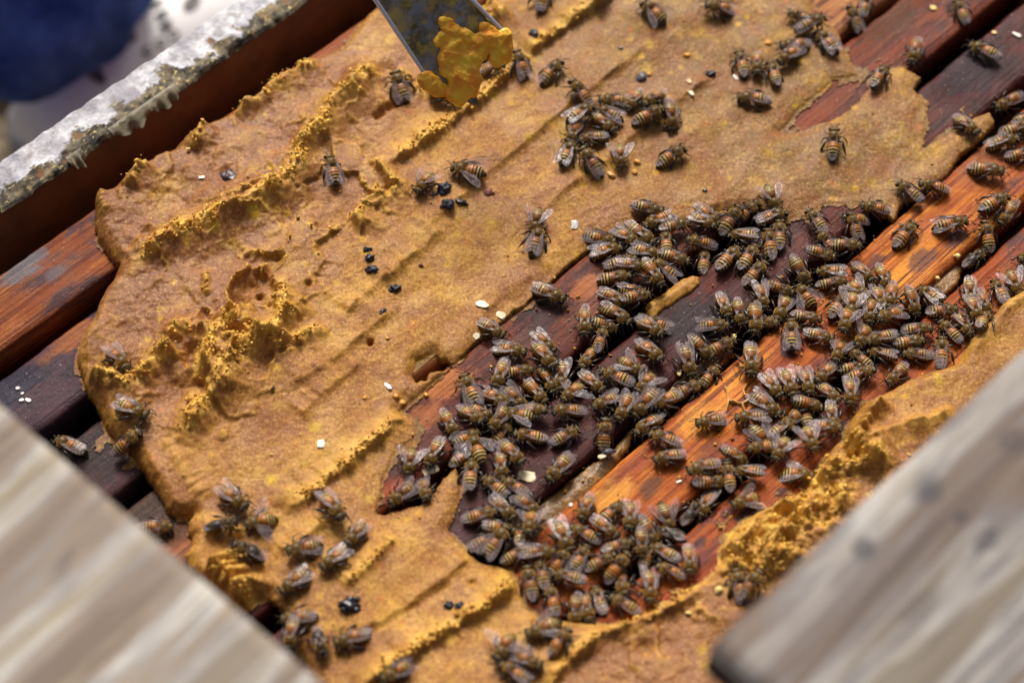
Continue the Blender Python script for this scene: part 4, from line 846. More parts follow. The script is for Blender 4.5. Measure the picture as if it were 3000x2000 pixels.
ZONES = [(1290,250,'under the hive tool tip'),(1620,250,'right of the tool tip'),(1590,10,'at the top edge'),(1900,30,'at the top edge right of centre'),
 (1690,440,'in the lower clump on the patty'),(1900,310,'in the upper clump on the patty'),(2240,190,'in the far clump near the dark bars'),(2400,90,'where the far patty ends'),(2160,280,'below the far clump'),
 (2700,130,'on the dark bars at top right'),(2450,440,'on the lobe at upper right'),(2960,430,'on the orange bar at right edge'),(2880,330,'on the strip at upper right'),(2720,570,'where patty meets the orange bar'),(2900,640,'around the black stain at right'),
 (1425,510,'by the black crumbs'),(1565,650,'in the head-to-tail pair mid patty'),(960,500,'by the yellow crumb ridge'),(350,1100,'on the left rim of the patty'),(370,1235,'at the lower left patty corner'),(150,1310,'beside the pale board'),
 (700,1500,'around the dead bee lower left'),(860,1640,'in the middle of the lower left patty'),(880,1900,'along the pale board'),(1150,1970,'at the bottom edge'),(1560,1880,'in the small group at bottom'),(2180,1690,'beside the lower right crumbs'),
 (1590,860,'alone above the dark bar'),(1760,660,'on the patty edge, upper middle'),(1900,690,'in the upper cluster, left part'),(1850,800,'above the golden paste tongue'),(2090,680,'in the upper cluster, middle'),(2240,650,'in the upper cluster, right end'),(2150,790,'on the purple bar mid cluster'),
 (2430,660,'near the patty, upper right of cluster'),(2470,760,'on the orange bar head, upper'),(2370,830,'beside the bare orange patch'),(2160,930,'in the fan on the dark bar'),(2520,900,'in the glossy-winged row'),(2630,850,'right of the glossy-winged row'),
 (2800,930,'in the right-hand stack by the patty'),(2920,830,'where cluster meets right patty'),(2700,990,'in the mass left of right patty'),(2570,1040,'in the jumble below the winged row'),(2390,1000,'round the round-ended dark smear'),(2620,1100,'near the right patty curve'),
 (1850,900,'left of the golden tongue'),(1730,1000,'at the notch in the dark bar'),(1930,990,'on the bare dark bar'),(1560,1060,'on the red bar, upper left'),(1420,1150,'on the red bar, left group'),(1600,1180,'in the dense knot on red bar'),(1800,1150,'right of the dense knot'),(2030,1130,'at the orange bar upper edge'),
 (2300,1110,'in the row beside the burr comb'),(2430,1180,'above the crumbly paste'),(2330,1270,'in the ring over the orange bar'),(2020,1240,'walking along the orange bar'),(2000,1370,'in the small knot on orange bar'),(2180,1420,'between knot and crumbs'),(2120,1330,'left of the open-winged bees'),
 (1260,1420,'at the red bar lower tip'),(1270,1340,'beside the pale wax scale'),(1400,1270,'in the lower left cluster edge'),(1420,1390,'near the flat wax flake'),(1560,1300,'mid red bar, thinly spread'),(1630,1380,'on the purple sheen patch'),(1790,1280,'beside the propolis slot'),
 (1410,1500,'at the left of the bottom cluster'),(1500,1560,'in bottom cluster, upper left'),(1480,1680,'in bottom cluster, lower left'),(1650,1560,'in bottom cluster, upper middle'),(1640,1700,'in bottom cluster, lower middle'),(1800,1600,'in bottom cluster, centre right'),(1850,1500,'in bottom cluster, top'),(1960,1560,'in bottom cluster, right'),(1860,1720,'in bottom cluster, lower right'),(2060,1500,'in the gap right of bottom cluster')]
DIRW = ['right', 'upper right', 'up', 'upper left', 'left', 'lower left', 'down', 'lower right']
WORD = {'f': 'folded-wing', 'g': 'ajar-wing', 'o': 'open-wing', 'w': 'spread-wing', 'n': 'closed-wing'}
info = []
for d in DEFS:
    cx, cy = (d[0] + d[2]) / 2, (d[1] + d[3]) / 2
    zi = min(range(len(ZONES)), key=lambda i: math.hypot(ZONES[i][0] - cx, ZONES[i][1] - cy))
    an = math.degrees(math.atan2(-(d[1] - d[3]), d[0] - d[2])) % 360; di = int((an + 22.5) // 45) % 8
    col = 'dark' if 'd' in d[4] else ''
    info.append((zi, (col + ' ' if col else '') + WORD[d[4][0]] + ' honeybee', DIRW[di], cx, cy))
groups = {}
for i, t in enumerate(info): groups.setdefault((ZONES[t[0]][2], t[1], t[2]), []).append(i)
LAB = {}
ORD = ['leftmost', 'second from left', 'third from left', 'fourth from left', 'fifth from left']
for k, ids in groups.items():
    ids.sort(key=lambda i: info[i][3]); z, nm, dr = k
    for r_, i in enumerate(ids):
        pre = '' if len(ids) == 1 else ((['left-hand', 'right-hand'] if len(ids) == 2 else ORD)[r_] + ' ')
        LAB[i] = f'{pre}{nm} facing {dr} {z}'

placed = []; REAL = 12.1 * mm
order = sorted(range(len(DEFS)), key=lambda i: (0 if 'q' in DEFS[i][4] else 1, DEFS[i][1]))
rb = random.Random(5); made = {}
for i in order:
    hx, hy, tx, ty, fl = DEFS[i]
    c0 = at((hx + tx) / 2, (hy + ty) / 2, 0.003); zs = surf(c0[0], c0[1])
    h = at(hx, hy, zs + 0.0028); t = at(tx, ty, zs + 0.0026); L = float(np.linalg.norm((h - t)[:2])); f = (h - t)[:2] / L
    s = min(max(L / REAL, 0.92), 1.10) * rb.uniform(.97, 1.03) if 'q' not in fl else rb.uniform(.94, 1.03)
    mid = (h + t)[:2] / 2
    if 'q' in fl or L < REAL * 0.9: mid = mid + f * (L - REAL * s) * 0.0
    zf = [surf(*(mid + f * k)) for k in (-0.004, 0.0, 0.004)]; sd_ = np.array([-f[1], f[0]]); zsd = [surf(*(mid + sd_ * k)) for k in (-0.003, 0.003)]
    base = max(np.mean(zf), zf[1]); lift = 0.0
    for (pm, pf, pz) in placed:
        dd = np.linalg.norm(pm - mid)
        if dd < 0.0095:
            best = min(np.linalg.norm((pm + pf * a) - (mid + f * b)) for a in (-.0035, 0, .0035) for b in (-.0035, 0, .0035))
            if best < 0.0042: lift = max(lift, min(0.0034, (pz - base) + (0.0042 - best) * 0.75 + 0.0002))
    placed.append((mid, f, base + lift))
    pitch = math.atan2(zf[2] - zf[0], 0.008) + rb.uniform(-.12, .16); roll = math.atan2(zsd[1] - zsd[0], 0.006) * 0.8 + rb.uniform(-.22, .22)
    pitch = max(-.5, min(.5, pitch)); roll = max(-.45, min(.45, roll))
    e, P = copy_bee()
    e.location = (mid[0], mid[1], base + lift)
    e.rotation_euler = Euler((roll, -pitch, math.atan2(f[1], f[0]))); e.scale = (s, s * rb.uniform(.95, 1.02), s * rb.uniform(.95, 1.03))
    v = 3 if 'd' in fl else rb.choice((0, 0, 1, 2)); ci = rb.choice((0, 0, 1, 2, 3)); P['body'].data = BODY[v, ci]
    P['hair'].data = rb.choice(HAIRS)
    k = rb.randrange(3)
    for o, me in zip(P['leg'], LEGS[k]): o.data = me
    for o, me in zip(P['antenna'], rb.choice(ANT)): o.data = me
    for o, sgn in zip(P['fore'], (1, -1)): o.data = WG[fl[0]]['f', sgn]
    for o, sgn in zip(P['hind'], (1, -1)): o.data = WG[fl[0]]['h', sgn]
    for key in ('fore', 'hind'):
        for o in P[key]: o.rotation_euler = (rb.uniform(-.03, .03), rb.uniform(-.02, .03), rb.uniform(-.05, .05))
    tag(e, LAB[i], 'bee', 'honeybees crawling over the patty and frames')
# ================================================================ hive tool
def tool():
    out = [((1040,-90),.082),((1236,215),.044),((1290,272),.038),((1325,262),.037),((1345,292),.035),((1412,316),.032),((1385,240),.038),((1400,190),.041),((1440,178),.042),((1497,174),.042),((1470,92),.048),((1445,82),.049),((1290,-90),.072)]
    P = [Vector(at(*p, z)) for p, z in out]
    c, nrm = P[0], (P[9] - P[0]).cross(P[1] - P[0]).normalized()
    if nrm.z < 0: nrm = -nrm
    # flatten onto one plane, then thicken
    cen = sum(P, Vector()) / len(P); A = np.array([(p - cen)[:] for p in P]); n = Vector(np.linalg.svd(A)[2][2])
    if n.z < 0: n = -n
    Q = [p - n * (p - cen).dot(n) for p in P]
    bm = bmesh.new(); top = [bm.verts.new(q + n * .0011) for q in Q]; bot = [bm.verts.new(q - n * .0011) for q in Q]
    bm.faces.new(top); bm.faces.new(bot[::-1]); k = len(Q)
    for i in range(k): bm.faces.new((top[i], bot[i], bot[(i + 1) % k], top[(i + 1) % k]))
    bmesh.ops.recalc_face_normals(bm, faces=bm.faces[:])
    bmesh.ops.bevel(bm, geom=bm.edges[:], offset=0.0007, segments=2, affect='EDGES')
    m = M('scraped_steel'); co = m.coord()
    c1 = m.mix(m.ramp(m.noise(m.coord((110, 110, 110)), 1.0, 5, 0.7), [(0.42, 0.0), (0.56, 1.0)]), (0.30, 0.31, 0.31), (0.16, 0.13, 0.06))
    c1 = m.mix(m.ramp(m.noise(co, 160.0, 4, 0.6), [(0.48, 0.0), (0.60, 0.9)]), c1, (0.55, 0.40, 0.10))
    met = m.ramp(m.noise(m.coord((60, 60, 60)), 1.0, 5, 0.6), [(0.42, 0.8), (0.58, 0.1)])
    mt = m.fin(c1, 0.38, m.bump(m.noise(co, 200.0, 4), 0.6, 0.001)); m.l(met, m.p.inputs['Metallic'])
    e = empty('hive_tool', cen); tag(e, 'blurred flat steel hive tool caked with yellow paste, poking in from the top', 'hive tool')
    def under(name, bm, mat):
        for v in bm.verts: v.co -= cen
        return bm_obj(name, bm, mat, e, False)
    under('blade', bm, mt)
    # bright raised edges of the blade
    for a, b in ((0, 1), (12, 10)):
        b2 = bmesh.new(); tube(b2, [tuple((Q[a] + n * .0012) / mm), tuple(((Q[a] + Q[b]) / 2 + n * .0013) / mm), tuple((Q[b] + n * .0012) / mm)], [.9, .85, .7], 8)
        under('blade_edge', b2, simple('bright_steel', (0.62, 0.68, 0.78), 0.3, 0.1, Metallic=0.6))
    # paste lumps
    m2 = M('yellow_paste'); co = m2.coord()
    c2 = m2.mix(m2.ramp(m2.noise(co, 120.0, 4), [(0.35, 0.0), (0.65, 1.0)]), (0.88, 0.30, 0.02), (1.0, 0.72, 0.05)); m2.fin(c2, 0.5, m2.bump(m2.noise(co, 500.0, 4), 0.8, 0.001))
    def blobs(pts, seed):
        r = random.Random(seed); b3 = bmesh.new()
        for (px, py), rad in pts:
            for k in range(6):
                q = Vector(at(px + r.uniform(-14, 14), py + r.uniform(-14, 14), .03)); d = Vector(CAM) - q; q = q + d * (((cen - q).dot(n)) / d.dot(n)) + n * .0015
                rr = rad * mm * r.uniform(.8, 1.3)
                geo = bmesh.ops.create_icosphere(b3, subdivisions=3, radius=1)
                for v in geo['verts']:
                    w = v.co.copy(); s_ = 1 + .22 * math.sin(w.x * 4 + k) * math.cos(w.y * 5 + k * 2) + .12 * math.sin(w.z * 9 + w.x * 7)
                    w = w * rr * s_; w -= n * w.dot(n) * .35; v.co = q + w
        o = under('clinging_paste', b3, m2.m)
        md = o.modifiers.new('melt', 'REMESH'); md.mode = 'VOXEL'; md.voxel_size = 0.0006; md.use_smooth_shade = True
        ms = o.modifiers.new('soften', 'SMOOTH'); ms.iterations = 12; ms.factor = 0.7
        tx = bpy.data.textures.new('lumps', 'CLOUDS'); tx.noise_scale = 0.0035; dm = o.modifiers.new('lumps', 'DISPLACE'); dm.texture = tx; dm.strength = 0.0014; dm.mid_level = 0.45
        return o
    o = blobs([((1310,160),2.6),((1320,185),3.2),((1340,215),3.2),((1350,240),3.0),((1335,265),2.6),((1370,255),2.4),((1385,225),2.0),((1305,200),2.2),((1330,130),2.4),((1345,285),1.8),((1368,205),2.6),((1385,165),2.2),((1372,180),2.4),((1400,150),2.2),((1425,135),2.2),((1290,110),2.0)], 1)
    o2 = blobs([((1330,90),2.0),((1365,105),2.2),((1400,115),2.2),((1430,110),2.4),((1462,112),2.6),((1465,140),2.4),((1480,165),2.2),((1445,172),2.0),((1300,70),1.6),((1420,80),1.8)], 2)
    o3 = blobs([((1243,222),1.8),((1258,240),2.0),((1275,255),1.8),((1290,262),1.6)], 3)
    for x in (o, o2, o3): x.data.polygons.foreach_set('use_smooth', [True] * len(x.data.polygons))
tool()

# ================================================================ person: a jeans leg and a white sneaker far below
def person():
    q = at(300, 100, -0.23); e = empty('person', (q[0], q[1], -0.27)); tag(e, 'person in blue jeans and a white sneaker standing behind the hive', 'person')
    O = Vector((q[0], q[1], -0.27))
    denim = M('denim'); co = denim.coord()
    c = denim.mix(denim.ramp(denim.noise(co, 40.0, 5, 0.6), [(0.35, 0.0), (0.65, 1.0)]), (0.05, 0.14, 0.50), (0.20, 0.38, 0.85)); denim.fin(c, 0.85, denim.bump(denim.noise(co, 60.0, 4), 0.8, 0.004))
    white = simple('shoe_leather', (0.88, 0.88, 0.88), 0.5, 0.04, 60.0); grey = simple('shoe_patch', (0.13, 0.125, 0.13), 0.7, 0.3, 200.0); blk = simple('shoe_print', (0.012, 0.013, 0.02), 0.5)
    # shoe: lofted upper along its length, a rounded sole under it
    A = Vector(at(120, 430, -0.235)); B = Vector(at(830, -100, -0.235)); ax = (B - A); ax.z = 0; ln = ax.length; ax.normalize(); sd = Vector((ax.y, -ax.x, 0))
    bm = bmesh.new(); rows = []; n = 26
    prof = [(0, .020, .045), (.04, .030, .060), (.12, .035, .075), (.25, .036, .080), (.40, .040, .072), (.55, .046, .058), (.70, .050, .046), (.85, .046, .038), (.95, .034, .030), (1.0, .012, .020)]
    pr = np.array(prof)
    for i in range(n + 1):
        t = i / n; w = np.interp(t, pr[:, 0], pr[:, 1]) * 1.4; hh = np.interp(t, pr[:, 0], pr[:, 2]) * 0.95; row = []
        for k in range(17):
            a = math.pi * k / 16; cx = -math.cos(a); cz = math.sin(a) ** .75
            p = A + ax * (t * 0.30) + sd * (cx * w) ; row.append(bm.verts.new((p.x, p.y, -0.262 + cz * hh)))
        rows.append(row)
    for a, b in zip(rows[:-1], rows[1:]):
        for k in range(16): bm.faces.new((a[k], b[k], b[k + 1], a[k + 1]))
    bm.faces.new(rows[0]); bm.faces.new(rows[-1][::-1]); bmesh.ops.recalc_face_normals(bm, faces=bm.faces[:])
    from mathutils.bvhtree import BVHTree
    bvh = BVHTree.FromBMesh(bm)
    def rel(bm):
        for v in bm.verts: v.co -= O
    b2 = bm.copy(); rel(b2); shoe = bm_obj('sneaker', b2, white, e)
    bs = bmesh.new(); lo = []; hi = []
    for i in range(n + 1):
        t = i / n; w = np.interp(t, pr[:, 0], pr[:, 1]) * 1.46
        for s_, L in ((-1, lo), (1, hi)):
            p = A + ax * (t * 0.306 - .003) + sd * (s_ * w); L.append((p.x, p.y))
    loop = lo + hi[::-1]; T_ = [bs.verts.new((x, y, -0.250)) for x, y in loop]; B_ = [bs.verts.new((x, y, -0.2695)) for x, y in loop]
    bs.faces.new(T_); bs.faces.new(B_[::-1])
    for i in range(len(loop)): bs.faces.new((T_[i], B_[i], B_[(i + 1) % len(loop)], T_[(i + 1) % len(loop)]))
    bmesh.ops.recalc_face_normals(bs, faces=bs.faces[:]); rel(bs); so = bm_obj('sole', bs, simple('sole_rubber', (0.45, 0.43, 0.38), 0.7), None, False); so.parent = shoe
    # flat patches and print laid on the upper where the photograph has them
    def decal(poly, mat, name, off):
        bd = bmesh.new(); vs = []
        for px, py in poly:
            d = Vector(at(px, py, -.2)) - Vector(CAM); d.normalize(); hit = bvh.ray_cast(Vector(CAM), d)
            if hit[0] is None: bd.free(); return
            vs.append(hit[0] + hit[1] * off * (1 if hit[1].dot(d) < 0 else -1))
        c = sum(vs, Vector()) / len(vs)
        dc = Vector(at(sum(p[0] for p in poly) / len(poly), sum(p[1] for p in poly) / len(poly), -.2)) - Vector(CAM); dc.normalize(); hit = bvh.ray_cast(Vector(CAM), dc)
        if hit[0] is not None: c = hit[0] + hit[1] * off * (1 if hit[1].dot(dc) < 0 else -1)
        cc = bd.verts.new(c); ring = [bd.verts.new(v) for v in vs]
        for i in range(len(ring)): bd.faces.new((cc, ring[i], ring[(i + 1) % len(ring)]))
        rel(bd); o = bm_obj(name, bd, mat, None, False); o.parent = shoe
    def ell(cx, cy, a, b, rot, n=20, t0=0, t1=360): 
        r_ = math.radians(rot); return [(cx + a * math.cos(math.radians(t)) * math.cos(r_) - b * math.sin(math.radians(t)) * math.sin(r_), cy + a * math.cos(math.radians(t)) * math.sin(r_) + b * math.sin(math.radians(t)) * math.cos(r_)) for t in np.linspace(t0, t1, n, endpoint=t1 - t0 < 360)]
    decal(ell(335, 82, 74, 36, 32), grey, 'toe_panel', .0009); decal(ell(333, 78, 66, 29, 32), simple('panel_mesh', (0.32, 0.32, 0.34), 0.7), 'toe_panel', .0016)
    decal(ell(262, 195, 70, 22, 48), grey, 'side_panel', .0009); decal(ell(560, 10, 30, 18, -40), grey, 'side_panel', .0009)
    for cx, cy in ((460, 14), (472, 45), (484, 74)): decal(ell(cx, cy, 21, 8, -28, 14), blk, 'print_mark', .0012)
    def ring(cx, cy, a, b, wd, rot, t0, t1, name):
        o_ = ell(cx, cy, a, b, rot, 16, t0, t1); i_ = ell(cx, cy, a - wd, b - wd, rot, 16, t0, t1)
        for k in range(15): decal([o_[k], o_[k + 1], i_[k + 1], i_[k]], blk, name, .0012)
    ring(433, 152, 17, 15, 7, -30, 35, 325, 'printed_letter'); ring(470, 128, 17, 15, 7, -30, 0, 359, 'printed_letter'); ring(507, 104, 17, 15, 7, -30, 0, 359, 'printed_letter')
    bm.free()
    # trouser leg coming down to a hem over the heel
    bm = bmesh.new(); P0 = Vector(at(95, -25, -0.175)); n = 20; prev = None; dirn = Vector((-0.12, 0.2, 0.9)).normalized()
    side = Vector((1, 0.15, 0)); side = (side - dirn * side.dot(dirn)).normalized(); fr = dirn.cross(side)
    for i in range(n + 1):
        t = i / n; c = P0 + Vector((0.0, -0.012, -0.02)) + dirn * (t * 0.62); r = .054 + .012 * t; row = []
        for k in range(40):
            a = 2 * math.pi * k / 40; w = 1 + .09 * math.sin(3 * a + t * 18) + .06 * math.sin(7 * a + t * 40) + (.04 if t < .06 else 0)
            p = c + side * (math.cos(a) * r * w * 1.05) + fr * (math.sin(a) * r * w * .92); row.append(bm.verts.new(p - O))
        if prev:
            for k in range(40): bm.faces.new((prev[k], prev[(k + 1) % 40], row[(k + 1) % 40], row[k]))
        prev = row
    bmesh.ops.solidify(bm, geom=bm.faces[:], thickness=.002)
    bm_obj('jeans_leg', bm, denim.m, e)
person()

# ================================================================ small bits lying about
def bit(name, px, py, sx, sy, sz, rot, mat, lab, cat, seed=0, sub=2, flat=False):
    c0 = at(px, py, .003); z = surf(c0[0], c0[1]); q = at(px, py, z); r = random.Random(seed + int(px)); bm = bmesh.new(); bmesh.ops.create_icosphere(bm, subdivisions=sub, radius=1)
    for v in bm.verts:
        k = 1 + r.uniform(-.10, .10) + .28 * math.sin(v.co.x * 4 + px) * math.cos(v.co.y * 5 + py) + .15 * math.sin(v.co.x * 9 + v.co.z * 7 + py); w = v.co * k
        if flat: w.x = max(-.8, min(.8, w.x)); w.y = max(-.8, min(.8, w.y)); w.z = max(-.5, min(.5, w.z))
        v.co = Vector((w.x * sx, w.y * sy, w.z * sz)) * mm
    if name == 'dark_chunk' and sx > 1.2:
        for kk in range(5):
            ox_, oy_, rr_ = r.uniform(-.9, .9) * sx, r.uniform(-.9, .9) * sy, r.uniform(.25, .55) * min(sx, sy)
            for v in bmesh.ops.create_icosphere(bm, subdivisions=2, radius=1)['verts']:
                k = 1 + r.uniform(-.2, .2); v.co = Vector((v.co.x * rr_ * k * 1.3 + ox_, v.co.y * rr_ * k + oy_, v.co.z * rr_ * k * .7)) * mm
        for kk in range(3):
            a_ = r.uniform(0, 6.28); tube(bm, [(0, 0, .2), (math.cos(a_) * sx * 1.1, math.sin(a_) * sy * 1.1, .5), (math.cos(a_ + .4) * sx * 1.7, math.sin(a_ + .4) * sy * 1.7, .1)], [.16, .12, .07], 5)
    o = bm_obj(name, bm, mat, None, not flat); o.location = (q[0], q[1], max(z, 0) + sz * mm * .22); o.rotation_euler = (r.uniform(-.2, .2), r.uniform(-.2, .2), math.radians(rot)); tag(o, lab, cat); return o
WS = simple('wax_scale', (0.72, 0.62, 0.40), 0.35, 0.2, 400.0); PEL = simple('pollen_pellet', (0.66, 0.32, 0.05), 0.6, 0.15); SIL = simple('silvery_flake', (0.45, 0.44, 0.40), 0.3, 0.5, 900.0); YP = simple('yellow_pellet', (0.80, 0.60, 0.20), 0.6, 0.1)
GP = simple('grey_pebble', (0.09, 0.09, 0.11), 0.4, 0.3); WHT = simple('white_crumb', (0.86, 0.82, 0.72), 0.4, 0.1); BLU = simple('blue_black_bead', (0.012, 0.016, 0.032), 0.5, 0.5)
FW_ = 'wax flake'
for a in (
 ('wax_flake', 1413, 893, 3.1, 1.6, .9, -25, WS, 'long cream wax scale on the patty above the dark bar', FW_), ('wax_flake', 1467, 925, 2.3, 1.6, 1.0, -20, WS, 'bright faceted cream flake at the upper tip of the pair', FW_),
 ('wax_flake', 1397, 985, 1.6, 1.5, 1.0, 40, WS, 'small cream flake tucked under the bee on the patty edge', FW_), ('wax_flake', 943, 1301, 1.7, 2.1, 1.0, 0, WHT, 'single white crumb alone on the lower left patty', FW_),
 ('wax_flake', 1263, 1387, 3.4, 1.7, 1.0, 25, WS, 'ribbed cream wax scale beside the lower left bees', FW_), ('wax_flake', 1543, 1396, 4.0, 2.4, .8, -10, WS, 'broad translucent wax flake inside the cluster', FW_),
 ('wax_flake', 1685, 660, 1.7, 2.7, 1.0, 0, SIL, 'silver and black speckled flake above the cluster', FW_), ('wax_flake', 2023, 273, 1.1, 2.5, .9, 25, WS, 'worm-like cream wax bit on the upper patty', FW_), ('wax_flake', 2019, 240, 1.2, 1.5, .8, 20, simple('tan_wax', (0.55, 0.36, 0.14), 0.5), 'tan wax bit just above the worm-like one', FW_),
 ('wax_flake', 2155, 228, 1.9, .9, .6, -45, WHT, 'thin white flake under the far clump', FW_), ('wax_flake', 1136, 1132, 1.1, 2.6, .8, 40, SIL, 'black and white dotted sliver near the pollen balls', FW_), ('wax_flake', 1765, 1345, 2.2, .9, .7, 20, WS, 'pale splinter of wax by the grey pebble in the slot', FW_),
 ('wax_flake', 2148, 995, 1.2, 1.1, .9, 0, YP, 'cream ball of wax beside the round-ended bees', FW_), ('wax_flake', 1989, 1103, .9, 1.2, .7, 0, YP, 'yellow chip in the gap below the dark bar', FW_),
 ('pebble', 1878, 228, 2.5, 1.8, 1.3, 10, GP, 'smooth grey lump on the upper patty', 'pebble'), ('pebble', 1784, 1332, 2.4, 1.2, 1.0, 15, GP, 'dark grey lump in the propolis slot', 'pebble'), ('pollen_pellet', 1901, 220, 1.0, .9, .8, 0, PEL, 'tan grain touching the grey lump', 'pollen'),
 ('pollen_pellet', 1161, 1162, 1.0, 1.0, .8, 0, PEL, 'orange pollen ball, upper of the pair on the bar edge', 'pollen'), ('pollen_pellet', 1179, 1181, 1.2, 1.2, .9, 0, PEL, 'orange pollen ball, lower of the pair on the bar edge', 'pollen'), ('pollen_pellet', 1248, 1157, 1.0, .9, .7, 0, PEL, 'orange pollen ball alone on the red bar', 'pollen'),
 ('pollen_pellet', 1790, 514, 1.6, 1.0, .9, -30, simple('peach_pellet', (0.72, 0.42, 0.13), 0.6), 'peach pollen pellet below the lower clump', 'pollen'), ('pollen_pellet', 1866, 476, 1.2, 1.0, .9, 0, PEL, 'tan pollen grain, upper of two right of the lower clump', 'pollen'), ('pollen_pellet', 1858, 505, 1.2, 1.0, .9, 0, PEL, 'tan pollen grain, lower of two right of the lower clump', 'pollen'),
 ('pollen_pellet', 2105, 1729, 1.5, 1.2, 1.1, 0, YP, 'cream yellow ball on the lower right patty', 'pollen'), ('pollen_pellet', 2017, 1795, 1.0, .7, .6, 0, YP, 'small yellow ball below the cream yellow one', 'pollen'), ('pollen_pellet', 2803, 751, 1.2, 1.1, 1.0, 0, YP, 'yellow ball at the black hole in the right slot', 'pollen'),
 ('pollen_pellet', 2744, 824, .9, .7, .6, 0, YP, 'small yellow chip on the brown wax web', 'pollen'), ('pollen_pellet', 2253, 128, 1.6, 1.1, 1.0, 20, PEL, 'tan pellet above the far clump', 'pollen'), ('pollen_pellet', 2013, 165, 1.5, 1.0, 1.0, 0, PEL, 'tan pellet on the patty left of the far clump', 'pollen'),
 ('pollen_pellet', 1068, 1165, .8, .8, .6, 0, PEL, 'small orange ball left of the torn hole', 'pollen'), ('pollen_pellet', 1135, 992, .8, .7, .6, 0, PEL, 'small orange grain by the tiny pit', 'pollen'), ('pollen_pellet', 551, 438, .8, .7, .6, 0, YP, 'bright yellow grain on the upper left patty', 'pollen'),
 ('wax_flake', 2735, 25, 1.8, 1.4, 1.0, 0, YP, 'pale crumb on the dark bar at the top', FW_), ('wax_flake', 2912, 97, 1.2, 1.0, .8, 0, YP, 'pale crumb on the purple bar at top right', FW_), ('wax_flake', 2978, 103, 2.2, 1.0, .8, -30, WHT, 'white sliver at the right edge of the top', FW_),
 ('wax_flake', 592, 520, 1.5, .9, .6, 10, WS, 'straw-coloured flake near the dark chunk, upper left', FW_), ('wax_flake', 1989, 1410, 1.4, .5, .5, 20, WHT, 'tiny white sliver on the orange bar', FW_), ('wax_flake', 1672, 1479, .8, .8, .6, 0, WHT, 'tiny white bead above the bottom cluster', FW_),
 ('wax_flake', 53, 1137, .9, .7, .5, 0, WHT, 'white crumb, topmost of four on the blue-black bar', FW_), ('wax_flake', 63, 1172, 1.2, .8, .5, 20, WHT, 'white crumb, leftmost of four on the blue-black bar', FW_), ('wax_flake', 82, 1172, 1.4, .9, .5, -20, WHT, 'white crumb, rightmost of four on the blue-black bar', FW_), ('wax_flake', 66, 1152, .8, .6, .4, 0, WHT, 'white crumb in the middle of four on the blue-black bar', FW_)):
    bit(*a, flat=(a[0] == 'wax_flake'), sub=2 if a[0] != 'wax_flake' or a[3] > 2 else 1)
DL = 'debris'
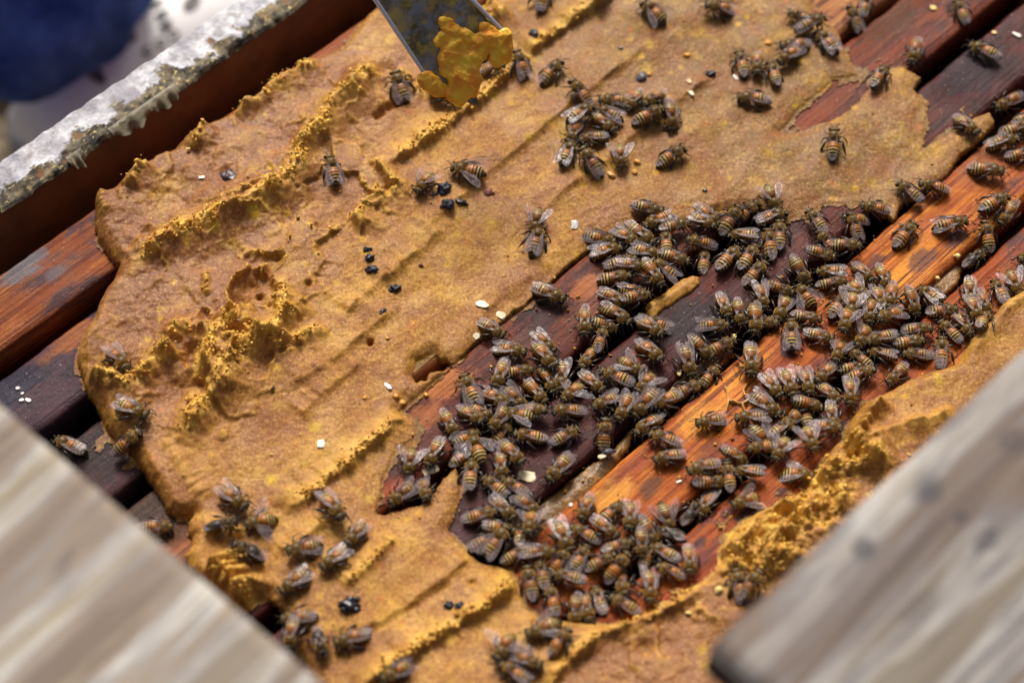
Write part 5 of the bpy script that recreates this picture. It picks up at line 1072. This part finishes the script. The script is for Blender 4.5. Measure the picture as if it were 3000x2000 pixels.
for a in (('dark_chunk', 672, 524, 3.2, 3.4, 1.4, 30, simple('purple_black_chunk', (0.03, 0.015, 0.025), 0.35, 0.5), 'purple-black chunk pressed in the upper left patty', DL), ('dark_chunk', 1301, 555, 2.3, 2.2, 1.8, 0, BLU, 'shiny black lump, upper of the black crumbs', DL), ('dark_chunk', 1312, 600, 2.2, 2.0, 1.6, 0, BLU, 'shiny black lump with yellow halo, lower left crumb', DL),
 ('dark_chunk', 1350, 592, 2.6, .9, .8, -15, DARKBIT, 'thin dark strand right of the black lumps', DL), ('dark_chunk', 1275, 570, 1.4, .7, .6, 40, DARKBIT, 'small black shred left of the black lumps', DL), ('dark_chunk', 1078, 732, 1.9, .9, .9, 0, DARKBIT, 'dark shred, top piece of the vertical trio', DL),
 ('dark_chunk', 1084, 757, 1.6, 1.5, 1.2, 0, DARKBIT, 'dark fuzzy bead, middle piece of the vertical trio', DL), ('dark_chunk', 1090, 790, 2.1, 1.4, 1.1, -10, BLU, 'blue-black lump, bottom piece of the vertical trio', DL), ('dark_chunk', 1157, 845, 1.7, 1.3, 1.1, 0, BLU, 'round blue-black bead alone mid patty', DL),
 ('dark_chunk', 1122, 912, 1.5, .6, .5, 45, DARKBIT, 'tiny dark sliver below the blue-black bead', DL), ('dark_chunk', 1565, 98, 1.6, 1.6, 1.2, -40, BLU, 'blue-black teardrop by the long ridge at top', DL), ('dark_chunk', 1022, 1772, 3.2, 2.6, 2.0, 0, DARKBIT, 'large black fuzzy clot on the lower left patty', DL),
 ('dark_chunk', 1044, 1755, 1.2, .8, .8, 0, DARKBIT, 'brown-black nub on top of the large clot', DL), ('dark_chunk', 1318, 1772, 1.6, 1.3, 1.0, 0, BLU, 'left of two blue-black dots near the lower ridge', DL), ('dark_chunk', 1345, 1774, 1.3, 1.2, 1.0, 0, BLU, 'right of two blue-black dots near the lower ridge', DL),
 ('dark_chunk', 2083, 218, 1.8, 1.2, 1.0, 0, DARKBIT, 'dark crumb left of the far clump', DL), ('dark_chunk', 2066, 559, .9, .7, .5, 0, DARKBIT, 'dark speck above the upper cluster', DL), ('dark_chunk', 799, 1137, 1.0, .4, .3, 60, DARKBIT, 'tiny grey sliver left of the white crumb', DL), ('dark_chunk', 1433, 565, 1.6, 1.2, .6, 20, simple('maroon_grain', (0.17, 0.04, 0.03), 0.6), 'maroon grain right of the black crumbs', DL),
 ('dark_chunk', 1817, 142, .9, .9, .6, 0, DARKBIT, 'dark speck on the upper patty', DL), ('dark_chunk', 1233, 778, .8, .6, .5, 0, simple('maroon_grain', (0.13, 0.02, 0.02), 0.4), 'maroon speck above the middle of the patty', DL)):
    bit(*a, sub=3)

# burr comb: thin wax cell walls on the orange bar
def burr(nets, lab):
    bm = bmesh.new(); org = None
    for pts in nets:
        P3 = [at(x, y, 0.0) for x, y in pts]
        if org is None: org = Vector(P3[0])
        prev = None
        n = len(P3)
        for i, p in enumerate(P3):
            d = (P3[min(i + 1, n - 1)] - P3[max(i - 1, 0)])[:2]; d = d / np.linalg.norm(d); o_ = np.array([-d[1], d[0]]) * .00032; hgt = .0014 + .0005 * math.sin(i * 2.3)
            q = p[:2]; row = [bm.verts.new(Vector((q[0] + s_ * o_[0] * w, q[1] + s_ * o_[1] * w, z)) - Vector((org.x, org.y, 0))) for s_, w, z in ((-1, 1.6, -.0002), (-1, .7, hgt), (1, .7, hgt), (1, 1.6, -.0002))]
            if prev:
                for k in range(3): bm.faces.new((prev[k], row[k], row[k + 1], prev[k + 1]))
            prev = row
    bmesh.ops.recalc_face_normals(bm, faces=bm.faces[:])
    o = bm_obj('burr_comb', bm, simple('amber_wax', (0.50, 0.26, 0.07), 0.3, 0.2)); o.location = (org.x, org.y, 0); tag(o, lab, 'burr comb')
f2 = lambda L: [(2050 + x / 4.704, 1050 + y / 4.704) for x, y in L]
burr([f2([(340,400),(370,450),(385,520),(392,600),(375,670),(358,740)]), f2([(392,600),(450,605),(520,620),(580,640),(600,690),(625,740)]), f2([(580,640),(640,610),(682,560),(650,525),(610,520),(600,440),(640,380)]), f2([(682,560),(760,600),(830,640)])], 'thin amber wax cell walls left of the bee row on the orange bar')
g2 = lambda L: [(1850 + x / 4.704, 1200 + y / 4.704) for x, y in L]
burr([g2([(1560,1310),(1620,1280),(1700,1290),(1790,1320),(1850,1370),(1870,1440),(1820,1500)]), g2([(1640,1310),(1700,1340),(1710,1380)])], 'dark broken ring of burr comb by the crumbly paste')
